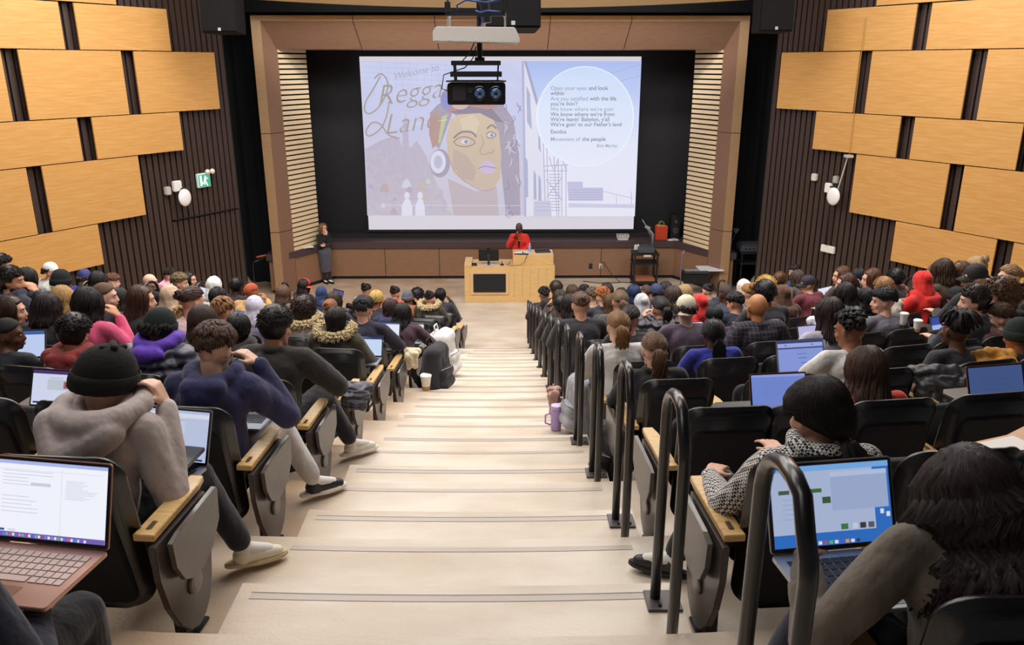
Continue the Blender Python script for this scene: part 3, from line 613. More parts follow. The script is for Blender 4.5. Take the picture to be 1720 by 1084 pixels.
mb = MB(); mb.tube([(.2, .1, .12), (.2, .1, .45), (.08, .1, .60)], .03, 8); mb.tube([(.2, .1, .30), (-.02, .08, .72), (-.1, .08, .85)], .014, 8); link('arm', mb.mesh('arm', mat('8b8f96', .4), smooth=True), t); mb = MB(); mb.box((.05, .08, .64), (.14, .09, .08), Matrix.Rotation(.5, 3, 'Y')); link('head', mb.mesh('head', mat('9a9ea4', .4), bevel=.01), t)
mb = MB(); mb.box((-.24, -.05, .14), (.14, .02, .14), Matrix.Rotation(.4, 3, 'Z')); link('sticker', mb.mesh('sticker', WHITE), t)
t = thing('storage_box', 'orange-lidded flat box on the bottom shelf of the cart', 'box', (3.80, 20.75, .145)); mb = MB(); mb.box((0, 0, .04), (.52, .4, .08)); link('box', mb.mesh('box', mat('a4664a', .6), bevel=.004), t)
t = thing('paper_bag', 'orange-red paper bag with twine handles on the stage edge', 'bag', (4.37, 21.62, 1.055)); mb = MB(); mb.prism([(-.16, 0), (.16, 0), (.165, .38), (-.165, .38)], -.08, .08, 'y'); link('bag', mb.mesh('bag', mat('c0401f', .6, var=.08), bevel=.004), t)
mb = MB(); mb.box((0, 0, .385), (.26, .12, .03), Matrix.Rotation(.1, 3, 'Y')); link('tissue', mb.mesh('tissue', mat('d9a066', .7)), t)
for y in (-.05, .05): mb = MB(); mb.tube([(-.07, y, .38), (-.06, y, .47), (0, y, .51), (.06, y, .47), (.07, y, .38)], .008, 6); link('handle', mb.mesh('handle', mat('8d9a5a', .7), smooth=True), t)
t = thing('wire_basket', 'small white basket on the stage edge beside the cart', 'basket', (3.32, 21.62, 1.055)); mb = MB(); mb.prism([(-.13, -.09), (.13, -.09), (.13, .09), (-.13, .09)], 0, .01, 'z')
for i in range(4): z = .03 + .035 * i; w = .13 + .012 * i; mb.tube([(-w, -.09, z), (w, -.09, z), (w, .09, z), (-w, .09, z)], .007, 5, closed=True)
for x in (-.13, -.06, 0, .06, .13):
    for y in (-.09, .09): mb.tube([(x, y, 0), (x * 1.25, y * 1.1, .14)], .006, 5)
link('basket', mb.mesh('basket', WHITE), t)
t = thing('stage_speaker', 'black two-way speaker standing on the stage by the slatted panel', 'speaker', (4.78, 21.75, 1.055)); mb = MB(); mb.box((0, .1, .33), (.26, .26, .66)); link('cabinet', mb.mesh('cabinet', mat('131317', .5), bevel=.01), t)
for z, r in ((.48, .05), (.24, .085)): mb = MB(); mb.lathe([(r, 0), (r, .012), (r * .7, .004), (r * .2, .014)], n=20); me = mb.mesh('cone', mat('3c3d44', .35)); me.transform(Matrix.Translation((0, -.032, z)) @ Matrix.Rotation(PI / 2, 4, 'X')); link('cone', me, t)
for x, y, l, r in ((4.68, 21.55, 'crumpled white paper on the stage beside the black speaker', .2), (-5.13, 20.75, 'white sheets lying on the left end of the stage ledge', .5)):
    mb = MB(); mb.box((0, 0, .004), (.30, .2, .006), Matrix.Rotation(r, 3, 'Z')); mb.box((.03, 0, .018), (.2, .16, .02), Matrix.Rotation(r + .4, 3, 'Z')); o = link('paper', mb.mesh('paper', WHITE)); o.location = (x, y, 1.052); tag(o, l, 'paper')
for u_, c, l in ((992, '2a2628', 'dark wall outlet on the brown stage front'), (1009, 'dcd6cc', 'white wall outlet with a plugged-in cable on the brown stage front')):
    p = aty(u_, 447, 21.42); t = thing('wall_outlet', l, 'outlet', (p.x, 21.42, p.z)); mb = MB(); mb.box((0, 0, 0), (.09, .02, .14)); link('plate', mb.mesh('plate', mat(c, .5), bevel=.003), t); mb = MB(); mb.box((0, -.016, -.03), (.035, .02, .045)); link('plug', mb.mesh('plug', BLACK, bevel=.002), t)
p = aty(1009, 447, 21.40); t = thing('floor_cable', 'black cable running from the outlet along the floor to the cart', 'cable'); mb = MB(); mb.tube([(p.x, 21.38, p.z), (p.x + .05, 21.36, .5), (p.x + .3, 21.2, .15), (p.x + .5, 21.0, .012), (p.x + .9, 20.9, .012), (3.5, 21.1, .012), (3.5, 21.15, .5)], .009, 6); mb.tube([(2.2, 21.1, .012), (2.6, 20.9, .012), (3.2, 20.95, .012)], .009, 6); link('cable', mb.mesh('cable', BLACK, smooth=True), t)
# mixer case and folding table by the right pillar
t = thing('folding_table', 'small white-topped folding table by the angled stage front', 'table', (5.22, 20.05, 0)); mb = MB(); mb.box((.15, 0, .62), (.62, .5, .03)); link('table_top', mb.mesh('table_top', mat('e4e4ea', .4), bevel=.004), t)
for a, b in (((-.1, -.2), (.4, .2)), ((.4, -.2), (-.1, .2))): mb = MB(); mb.tube([(a[0], a[1], 0), (b[0], b[1], .61)], .013, 6); link('leg', mb.mesh('leg', BLACK), t)
t = thing('mixer_case', 'black equipment case with sliders and mixer on a stand', 'mixing console', (4.95, 19.85, .32)); mb = MB(); mb.box((0, 0, .12), (.62, .42, .24)); link('case', mb.mesh('case', mat('121215', .4), bevel=.01), t); mb = MB(); mb.box((0, 0, .27), (.6, .4, .06), Matrix.Rotation(-.1, 3, 'X')); pn = link('mixer_panel', mb.mesh('mixer_panel', mat('34343a', .4)), t)
mb = MB(); [mb.box((-.26 + .045 * i, -.12 + .11 * j, .315 - .01 * j), (.018, .025, .03)) for i in range(12) for j in range(3)]; link('sliders', mb.mesh('sliders', mat('b9bac2', .4)), pn)
for x in (-.25, .25): mb = MB(); mb.tube([(x, 0, 0), (x * 1.2, .1, -.31)], .014, 6); link('leg', mb.mesh('leg', BLACK), t)
t = thing('microphone_stand', 'thin chrome microphone stand beside the mixer case', 'microphone stand', (4.62, 20.0, 0)); mb = MB(); mb.tube([(0, 0, .02), (0, 0, 1.0), (.05, 0, 1.12)], .012, 8); link('pole', mb.mesh('pole', mat('9a93b0', .3, metal=.5), smooth=True), t); mb = MB(); mb.lathe([(.14, 0), (.13, .02), (.02, .03)], n=18); link('base', mb.mesh('base', BLACK), t)
t = thing('headphones', 'black headphones lying on the floor by the mixer case', 'headphones', tuple(atz(1200, 494, 0.02))); mb = MB(); mb.tube([(.1 * math.cos(a), .08 * math.sin(a), .01) for a in [PI * q / 10 for q in range(11)]], .008, 6); link('band', mb.mesh('band', BLACK), t)
for s in (-1, 1): mb = MB(); mb.ell((s * .1, 0, .02), (.03, .045, .03)); link('ear_cup', mb.mesh('ear_cup', BLACK, smooth=True), t)
# equipment rack with amplifier in the dark right pocket
t = thing('equipment_rack', 'black metal shelf unit in the dark corner right of the pillar', 'shelf unit', (6.65, 20.4, 0))
for z in (.15, .72, 1.0): mb = MB(); mb.box((0, 0, z), (.95, .55, .04)); link('shelf', mb.mesh('shelf', mat('2b2c30', .35), bevel=.004), t)
for sx in (-.44, .44):
    for sy in (-.25, .25): mb = MB(); mb.box((sx, sy, .5), (.04, .04, 1.0)); link('post', mb.mesh('post', BLKM), t)
t = thing('amplifier', 'grey amplifier case on top of the shelf unit', 'amplifier', (6.5, 20.4, 1.02)); mb = MB(); mb.box((0, 0, .09), (.66, .46, .17)); mb.box((0, 0, .19), (.6, .42, .03)); link('case', mb.mesh('case', mat('54565e', .35), bevel=.012), t); mb = MB(); [mb.lathe([(.018, 0), (.018, .02)], (-.2 + .1 * i, 0, 0), 10) for i in range(5)]; me = mb.mesh('knobs', BLACK); me.transform(Matrix.Translation((0, -.23, .09)) @ Matrix.Rotation(PI / 2, 4, 'X')); link('knobs', me, t)
t = thing('desk_fan', 'pale clip lamp leaning against the black corner curtain', 'lamp', tuple(aty(1236, 392, 20.7))); mb = MB(); mb.lathe([(.03, 0), (.09, .12), (.085, .12)], n=16); link('lamp_shade', mb.mesh('lamp_shade', mat('8d8e94', .4)), t); mb = MB(); mb.tube([(0, 0, 0), (-.05, .1, -.2), (-.05, .2, -.6)], .012, 6); link('arm', mb.mesh('arm', mat('6a6b70', .4)), t)
# ================================================================ WALL DEVICES
def wdev(name, u, v, side, size, col, label, cat, extra=None, off=.03):
    q = on_wall(u, v, side); M = wall_frame(side); t = thing(name, label, cat); t.matrix_world = M @ Matrix.Translation((q.x, off - .11, q.z))
    mb = MB(); mb.box((0, size[1] / 2, 0), size); link('housing', mb.mesh('housing', mat(col, .4), bevel=min(size) * .18), t); return t
AY = 1
t = wdev('exit_sign', 344, 303, -1, (.34, .07, .30), 'd6efe0', 'lit green and white running-figure exit sign on the dark slats', 'exit sign')
f = MB(); f.box((0, .075, 0), (.30, .01, .25)); pn = link('sign_face', f.mesh('sign_face', glow('3fae86', 1.0)), t)
f = MB(); f.ell((.02, .082, .07), (.025, .004, .028)); f.box((.0, .082, .0), (.05, .006, .09), Matrix.Rotation(.3, 3, 'Y')); f.box((-.04, .082, -.06), (.09, .006, .03), Matrix.Rotation(.5, 3, 'Y')); f.box((.04, .082, -.07), (.03, .006, .10), Matrix.Rotation(-.4, 3, 'Y')); f.box((.05, .082, .03), (.08, .006, .02), Matrix.Rotation(-.4, 3, 'Y')); f.box((-.10, .081, 0), (.05, .004, .22)); link('running_figure', f.mesh('running_figure', glow('f2fff8', 1.2)), pn)
t2 = wdev('emergency_light', 352, 290, -1, (.10, .05, .05), 'cfc8b8', 'small twin emergency lamp above the exit sign', 'emergency light')
for x in (-.06, .07): f = MB(); f.ell((x, .09, .02), (.06, .05, .06)); link('lamp_head', f.mesh('lamp_head', mat('d8d2c4', .25), smooth=True), t2)
t = wdev('junction_box', 283, 321, -1, (.13, .10, .17), 'b7b2aa', 'grey junction box beside the white access point, left slats', 'junction box')
t = wdev('junction_box', 299, 313, -1, (.20, .09, .22), 'e6e3de', 'square white box right above the rounded left access point', 'junction box')
def access_point(u, v, side, label):
    q = on_wall(u, v, side); t = thing('access_point', label, 'wireless access point'); t.matrix_world = wall_frame(side) @ Matrix.Translation((q.x, .12, q.z))
    f = MB(); f.ell((0, .05, 0), (.155, .055, .18), nu=24, nv=14); link('housing', f.mesh('housing', mat('e9e7e6', .35), smooth=True), t)
    f = MB(); f.box((.10, -.05, .17), (.16, .04, .03)); f.box((0, -.08, .0), (.06, .18, .06)); link('bracket', f.mesh('bracket', mat('34343a', .5)), t)
access_point(301, 331, -1, 'rounded white access point on the left dark slats'); access_point(1409, 329, 1, 'rounded white access point hanging on a rod, right dark slats')
wdev('junction_box', 1366, 298, 1, (.13, .08, .15), 'cfcac2', 'small light box, nearest to the stage on the right slats', 'junction box')
wdev('junction_box', 1402, 302, 1, (.12, .08, .15), 'a8a39c', 'small grey box above the white one on the right slats', 'junction box')
wdev('junction_box', 1390, 316, 1, (.17, .08, .20), 'e8e5e0', 'square white box beside the hanging access point', 'junction box')
t = wdev('wall_socket', 1388, 419, 1, (.34, .06, .15), 'e2dfd8', 'pair of white socket plates low on the right slats', 'socket')
q = on_wall(1431, 262, 1); q2 = on_wall(1416, 318, 1); t = thing('ceiling_rod', 'thin grey rod with pulley bracket over the right wood panel', 'rod'); M = wall_frame(1)
f = MB(); f.tube([M @ V3((q.x, .12, q.z)), M @ V3((q2.x + .03, .12, q2.z))], .014, 8); f.box(M @ V3((q.x, .1, q.z)), (.14, .14, .05)); link('rod', f.mesh('rod', mat('b9b6b2', .4)), t)
f = MB(); f.tube([M @ V3((q.x, .09, q.z)), M @ V3((q.x + .02, .09, q.z + 2.6))], .006, 6); link('wire', f.mesh('wire', mat('a9803f', .5)), t)
q3 = on_wall(1395, 335, 1); q4 = on_wall(1388, 412, 1); t = thing('wall_conduit', 'dark cable dropping from the white box to the sockets', 'cable'); f = MB(); f.tube([M @ V3((q3.x, .0, q3.z)), M @ V3((q4.x, .0, q4.z))], .012, 6); link('conduit', f.mesh('conduit', BLACK), t)
# ================================================================ CHAIRS
def rrect(w, h, r, n=5, z0=0.0, taper=0.0, rb=None):
    """rounded rectangle outline (x, z), base at z0"""
    pts = []; rb = r if rb is None else rb
    for cx, cz, a0, rr in ((w / 2 - rb, z0 + rb, -PI / 2, rb), (w / 2 - r, z0 + h - r, 0, r), (-w / 2 + r, z0 + h - r, PI / 2, r), (-w / 2 + rb, z0 + rb, PI, rb)):
        for i in range(n + 1):
            a = a0 + PI / 2 * i / n; x = cx + rr * math.cos(a); z = cz + rr * math.sin(a)
            pts.append((x * (1 - taper * (1 - (z - z0) / h)), z))
    return pts
BACKM = mat('19181b', 0.30, spec=0.7, bump=(120, 0.0006)); FABRIC = mat('17171c', 0.85, bump=(160, 0.001)); FRAMEM = mat('0e0e10', 0.5)
TILT = Matrix.Rotation(math.radians(12), 4, 'X')
def chair_meshes():
    D = {}
    # moulded back shell with a raised soft rim and recessed centre
    mb = MB(); o = rrect(0.53, 0.79, 0.125, 9, 0.0, 0.10); mb.prism(o, -0.036, 0.036, 'y')
    me = mb.mesh('backrest', BACKM, bevel=0.03, smooth=True)
    bm = bmesh.new(); bm.from_mesh(me)
    for v in bm.verts:
        v.co.y += 0.9 * v.co.x ** 2 - 0.04 * math.sin(PI * v.co.z / 0.8)       # wraps the sitter and bows
    bm.to_mesh(me); bm.free(); me.transform(Matrix.Translation((0, -0.10, 0.22)) @ TILT); D['backrest'] = me
    mb = MB(); mb.prism(rrect(0.39, 0.60, 0.05, 4, 0.07), -0.045, -0.02, 'y'); me = mb.mesh('back_panel', FABRIC, bevel=0.006)
    for v in me.vertices: v.co.y += 0.9 * v.co.x ** 2 - 0.04 * math.sin(PI * v.co.z / 0.8)
    me.transform(Matrix.Translation((0, -0.10, 0.22)) @ TILT); D['back_panel'] = me
    mb = MB(); mb.prism(rrect(0.44, 0.68, 0.07, 4, 0.05), 0.02, 0.05, 'y'); me = mb.mesh('back_cushion', FABRIC, bevel=0.012, smooth=True)
    for v in me.vertices: v.co.y += 0.9 * v.co.x ** 2 - 0.04 * math.sin(PI * v.co.z / 0.8)
    me.transform(Matrix.Translation((0, -0.10, 0.22)) @ TILT); D['back_cushion'] = me
    mb = MB(); mb.prism(rrect(0.46, 0.44, 0.07, 4, -0.09), -0.045, 0.045, 'y'); me = mb.mesh('seat', FABRIC, bevel=0.02, smooth=True)
    me2 = me.copy(); me.transform(Matrix.Translation((0, 0.02, 0.44)) @ Matrix.Rotation(math.radians(-86), 4, 'X')); D['seat'] = me
    me2.transform(Matrix.Translation((0, 0.0, 0.47)) @ Matrix.Rotation(math.radians(-4), 4, 'X')); D['seat_up'] = me2
    mb = MB(); w = 0.085; pts = [(-w / 2, -0.20), (w / 2, -0.20), (w / 2 - 0.005, 0.20), (w / 2 - .02, 0.28), (-w / 2 + 0.005, 0.28), (-w / 2, 0.2)]
    mb.prism(pts, 0.612, 0.642, 'z', 0); mb.box((0, -0.13, 0.643), (0.022, 0.06, 0.006), None, 1); D['armrest'] = mb.mesh('armrest', [WOODARM, mat('3a2a18', 0.6)], bevel=0.004)
    mb = MB(); mb.box((0, 0.0, 0.36), (0.04, 0.11, 0.50)); mb.box((0, 0.03, 0.06), (0.05, 0.15, 0.12)); mb.box((0, 0.03, 0.008), (0.09, 0.20, 0.016))
    mb.box((0, 0.02, 0.60), (0.05, 0.36, 0.03)); D['leg'] = mb.mesh('leg', FRAMEM, bevel=0.004)
    # laminated end panel: tongue-shaped, pointed towards the floor
    o = [(-0.22, 0.60), (-0.215, 0.44), (-0.175, 0.28), (-0.11, 0.15), (-0.04, 0.075), (0.03, 0.045), (0.09, 0.06), (0.15, 0.11), (0.19, 0.20), (0.215, 0.32), (0.22, 0.45), (0.22, 0.60)]
    mb = MB(); mb.prism(o, -0.014, 0.014, 'x'); D['end_panel'] = mb.mesh('end_panel', LAMGREY, bevel=0.003)
    o = [(-0.17, 0.585), (-0.16, 0.47), (-0.11, 0.38), (-0.03, 0.335), (0.06, 0.335), (0.15, 0.37), (0.235, 0.46), (0.25, 0.60), (0.235, 0.615), (-0.10, 0.60)]
    mb = MB(); mb.prism(o, -0.011, 0.011, 'x'); D['folded_tablet'] = mb.mesh('folded_tablet', mat('574f4b', 0.28, var=0.12, scale=50.0), bevel=0.002)
    mb = MB(); mb.lathe([(0.001, 0), (0.05, 0), (0.055, 0.006), (0.05, 0.014), (0.03, 0.016), (0.001, 0.016)], n=20); me = mb.mesh('pivot_cap', mat('6f6763', 0.3), smooth=False)
    me.transform(Matrix.Translation((0.014, 0.03, 0.27)) @ Matrix.Rotation(PI / 2, 4, 'Y')); D['pivot_cap'] = me
    mb = MB(); mb.prism([(-0.27, 0.22), (0.20, 0.20), (0.23, 0.25), (0.23, 0.50), (0.18, 0.54), (-0.24, 0.54), (-0.29, 0.48)], 0.655, 0.673, 'z'); D['writing_tablet'] = mb.mesh('writing_tablet', mat('3c3937', 0.35), bevel=0.003)
    return D
CM = chair_meshes()
SP = 0.575                               # seat spacing
NCH = 0
def make_chair(k, x, label, up=False, end=None, tablet=False, arms='L', rot=None, y=None, group=None):
    global NCH
    rad = YC - E(k) - 0.33; yy = polar(rad, x) if y is None else y
    rz = math.asin(max(-1, min(1, x / rad)))
    t = thing('auditorium_chair', label, 'chair', (x, yy, ZR(k)), rz, group)
    for n in ('backrest', 'back_panel', 'back_cushion'): link(n, CM[n], t)
    link('seat', CM['seat_up' if up else 'seat'], t)
    for side, sx in (('L', -SP / 2), ('R', SP / 2)):
        if side in arms:
            link('armrest', CM['armrest'], t, (sx, 0, 0)); link('leg', CM['leg'], t, (sx, 0, 0))
    if end:
        s = -1 if end == 'L' else 1
        o = link('end_panel', CM['end_panel'], t, (s * (SP / 2 + 0.038), 0, 0))
        p = link('folded_tablet', CM['folded_tablet'], t, (s * (SP / 2 + 0.085), 0.0, 0))
        if s > 0: link('pivot_cap', CM['pivot_cap'], t, (s * (SP / 2 + 0.038), 0, 0))
        else: link('pivot_cap', CM['pivot_cap'], t, (s * (SP / 2 + 0.038), 0, 0)).scale = (-1, 1, 1)
    if tablet: link('writing_tablet', CM['writing_tablet'], t)
    NCH += 1
    return t
# ================================================================ HANDRAILS
RAILM = mat('1c1a1d', 0.3, spec=0.6, coat=0.2)
def rail_meshes():
    mb = MB(); y0, y1, zt, r = 0.0, 0.34, 1.03, 0.0225; c = 0.13
    path = [(0, y0, -0.16), (0, y0, 0.4), (0, y0, zt - c - .05)]
    for i in range(1, 9):
        a = PI * i / 9; path.append((0, y0 + (y1 - y0) / 2 * (1 - math.cos(a)), zt - c + (c) * math.sin(a) + (-0.05 if i < 3 else 0)))
    path += [(0, y1, zt - c), (0, y1, 0.4), (0, y1, 0.0)]
    mb.tube(path, r, 14); tube = mb.mesh('hoop', RAILM, smooth=True)
    mb = MB(); mb.box((0.03, y1 - 0.02, 0.006), (0.15, 0.14, 0.012)); base = mb.mesh('base_plate', mat('4a4344', 0.45), bevel=0.003)
    mb = MB(); mb.lathe([(0.009, 0), (0.009, .01), (0.001, .012)], n=8); bolt = mb.mesh('bolt', STEEL)
    return tube, base, bolt
RT, RB, RBOLT = rail_meshes()
ORD = ['first', 'second', 'third', 'fourth', 'fifth', 'sixth', 'seventh', 'eighth', 'ninth', 'tenth', 'eleventh', 'twelfth', 'thirteenth', 'fourteenth']
for k in range(0, 14):
    e = E(k); y0 = e + 0.08; x = 0.665 - 0.0085 * (y0 - 2.6)
    t = thing('handrail', f"black steel hoop handrail beside the aisle steps, {ORD[13 - k]} counting up from the stage", 'handrail', (x, y0, ZR(k) + RISE / 2), 0, 'hoop handrails along the centre aisle')
    link('hoop', RT, t); b = link('base_plate', RB, t); link('bolt', RBOLT, b, (0.075, 0.28, 0.012)); link('bolt', RBOLT, b, (0.01, 0.28, 0.012))
def side_x(y): return 4.62 + 0.37 * (14.9 - y)
def rail_pos(k, side):
    rad = YC - E(k) - 0.2; y = 12.0
    for _ in range(20): y = polar(rad, side_x(y) if side < 0 else side_x(y) + 0.12)
    return side * (side_x(y) if side < 0 else side_x(y) + 0.12), y
SIDE_RAIL = {}
for side in (-1, 1):
    for k in range(5, 12):
        x, y = rail_pos(k, side); SIDE_RAIL[(side, k)] = (x, y)
        t = thing('handrail', f"black hoop handrail in the {'left' if side < 0 else 'right'} side aisle, {ORD[11 - k]} up from the stage", 'handrail', (x, y, ZR(k) + RISE / 2), math.radians(side * 18), 'hoop handrails along the side aisles')
        link('hoop', RT, t); link('base_plate', RB, t)
# short wall handrail with a wooden grip in front of the black curtain
t = thing('handrail', 'black handrail with orange wooden grip in front of the left curtain', 'handrail', tuple(atz(430, 500, 0)), 0)
mb = MB(); mb.tube([(0, 0, 0), (0, 0, .85), (0.02, 0, .93), (0.1, 0, .95), (0.3, .5, 0.97)], .02, 10); link('post', mb.mesh('post', RAILM, smooth=True), t)
mb = MB(); mb.tube([(0.05, 0.2, 1.0), (0.6, 0.9, 1.0)], .028, 10); link('grip', mb.mesh('grip', mat('a0522d', 0.4), smooth=True), t)
# ================================================================ PEOPLE
SKIN = {'l': 'd9a58a', 'p': 'e3b49c', 't': 'c08a66', 'm': '9a6544', 'd': '5c3a28', 'k': '3f281d', 'o': 'b5794c'}
def skinm(c): return mat(SKIN[c], 0.5, kind='skin')
def V(*a): return Vector(a)
def headM(J): return Matrix.Translation(J['head']) @ Matrix.Rotation(J.get('hyaw', 0), 4, 'Z') @ Matrix.Rotation(J.get('hpitch', 0), 4, 'X') @ Matrix.Rotation(J.get('hroll', 0), 4, 'Y')
def add_head(mb, M, fine=True):
    h = MB()
    h.ell((0, -.012, .022), (.077, .096, .098), nu=20, nv=14); h.ell((0, .022, -.03), (.064, .074, .088), nu=18, nv=12)
    h.cap((-.03, .045, -.085), (.03, .045, -.085), .026, .026); h.ell((0, .07, -.095), (.022, .02, .018))
    h.cap((0, .088, .015), (0, .106, -.028), .008, .012); h.ell((0.012, .098, -.032), (.009, .01, .008)); h.ell((-0.012, .098, -.032), (.009, .01, .008))
    h.cap((-.04, .078, .032), (.04, .078, .032), .011, .011); h.ell((0, .09, -.06), (.022, .010, .006)); h.ell((0, .088, -.070), (.018, .010, .006))
    for s in (-1, 1):
        h.ell((s * .078, -.008, -.006), (.009, .021, .032), Matrix.Rotation(s * .35, 3, 'Z')); h.ell((s * .042, .06, -.03), (.024, .024, .022))
        h.cap((s * .082, -.02, .018), (s * .088, -.018, -.0), .006, .006)
    h.xf(M); mb.add(h.v, h.f)
def add_hand(mb, W_, D, Nn, side, curl=0.35, thumb=0.6):
    """palm, four unequal jointed fingers and a thumb leaving the side of the palm; side=+1 when the thumb lies towards D x N"""
    D = D.normalized(); Nn = (Nn - D * Nn.dot(D)).normalized(); Sx = D.cross(Nn) * side
    for i in range(4):
        a = (1.5 - i) * .019
        mb.cap(W_ + Sx * a * .6, W_ + D * .08 + Sx * a, .016, .0125, 8)
        p = W_ + D * .082 + Sx * a; ln = (.068, .078, .072, .056)[i] ; d = D + Sx * (1.5 - i) * .06
        ax = Sx * side
        for j, f in enumerate((.45, .31, .24)):
            ang = curl * (0.6, 1.0, 0.8)[j] * (1 + .12 * i); d = (d.normalized() * math.cos(ang) + Nn * math.sin(ang)).normalized()
            Nn_ = Nn; q = p + d * ln * f; mb.cap(p, q, .0092 - .0007 * j, .0086 - .0007 * j, 8); p = q
    b = W_ + D * .02 + Sx * .026; m_ = b + (D * .7 + Sx * .9 + Nn * .3 * thumb).normalized() * .042; e = m_ + (D * 1.0 + Sx * .15 + Nn * .5 * thumb).normalized() * .034
    mb.cap(b, m_, .0135, .0105, 8); mb.cap(m_, e, .0102, .0088, 8)
def seated(L=0.12, arms=('lap', 'lap'), hyaw=0.0, hpitch=-0.15, hroll=0.0, tw=0.0, legs='n', sh=1.0):
    J = dict(pel=V(0, -.03, .53), waist=V(0, L * .35, .70), chest=V(0, L * .75, .87), neck=V(0, L, .985), head=V(0.0, L + .05, 1.135), hyaw=hyaw, hpitch=hpitch, hroll=hroll, scale=sh)
    for s, a in ((-1, arms[0]), (1, arms[1])):
        k = 'l' if s < 0 else 'r'
        J['sh' + k] = V(s * .175, L - .01, .945)
        el, wr, D, Nn, cu = {
            'lap': (V(s * .25, L + .10, .71), V(s * .085, .40, .715), V(-s * .15, 1, .02), V(0, 0, -1), .25),
            'rest': (V(s * .29, L - .02, .70), V(s * .26, .24, .685), V(-s * .1, 1, -.05), V(0, 0, -1), .3),
            'chin': (V(s * .27, L + .10, .70), V(s * .15, L + .155, 1.0), V(-s * .55, .05, .8), V(-s * .6, -.1, -.55), .75),
            'ear': (V(s * .31, L + .12, .72), V(s * .19, L + .12, 1.03), V(-s * .7, -.05, .6), V(-s * .5, 0, -.6), .8),
            'knee': (V(s * .27, L + .02, .70), V(s * .17, .34, .60), V(-s * .1, 1, -.25), V(0, -.2, -1), .35),
            'phone': (V(s * .24, L + .14, .76), V(s * .09, .34, .93), V(-s * .2, .4, .9), V(-s * .6, .6, 0), .8),
            'out': (V(s * .33, L + .10, .72), V(s * .16, .38, .735), V(-s * .6, .8, 0), V(0, 0, -1), .3),
        }[a]
        J['el' + k], J['wr' + k], J['hd' + k] = el, wr, (D, Nn, cu)
        J['hip' + k] = V(s * .09, .02, .52); J['kn' + k] = V(s * .125, .44, .50); J['an' + k] = V(s * .13, .46, .085); J['to' + k] = V(s * .14, .62, .03)
        if legs == 'x' and s > 0: J['kn' + k] = V(.16, .46, .54); J['an' + k] = V(.32, .50, .13); J['to' + k] = V(.44, .60, .06)
        if legs == 'y' and s < 0: J['kn' + k] = V(-.16, .46, .54); J['an' + k] = V(-.34, .46, .11); J['to' + k] = V(-.50, .52, .06)
    for q in list(J):
        if isinstance(J[q], Vector): J[q].z *= .90
    if tw:
        R_ = Matrix.Rotation(tw, 3, 'Z')
        for k in ('shl', 'shr', 'ell', 'elr', 'wrl', 'wrr'): J[k] = R_ @ J[k]
    return J
def build_body(J, name='body', vox=.012, w=1.0):
    mb = MB(); add_head(mb, headM(J)); hc = headM(J) @ V(0, -.025, -.07)
    mb.cap(hc, J['neck'], .050 * w, .054 * w); mb.cap(J['neck'] + V(0, 0, -.02), J['chest'], .07, .10)
    mb.cap(J['shl'], J['shr'], .046, .046); mb.cap(J['chest'] + V(-.06, 0, 0), J['chest'] + V(.06, 0, 0), .095, .095)
    mb.cap(J['chest'], J['waist'], .105, .098); mb.cap(J['waist'], J['pel'], .10, .115); mb.cap(J['pel'] + V(-.06, 0, 0), J['pel'] + V(.06, 0, 0), .10, .10)
    for s, k in ((-1, 'l'), (1, 'r')):
        mb.cap(J['sh' + k], J['el' + k], .046, .036); mb.cap(J['el' + k], J['wr' + k], .037, .024)
        D, Nn, cu = J['hd' + k]; add_hand(mb, J['wr' + k] + D.normalized() * .012, D, Nn, J.get('ts' + k, s), cu)
        mb.cap(J['hip' + k], J['kn' + k], .078, .052); mb.cap(J['kn' + k], J['an' + k], .05, .034); mb.cap(J['an' + k] + V(0, 0, -.02), J['an' + k].lerp(J['to' + k], .75), .030, .018)
    return remeshed(mb, name, skinm('l'), vox, 2)
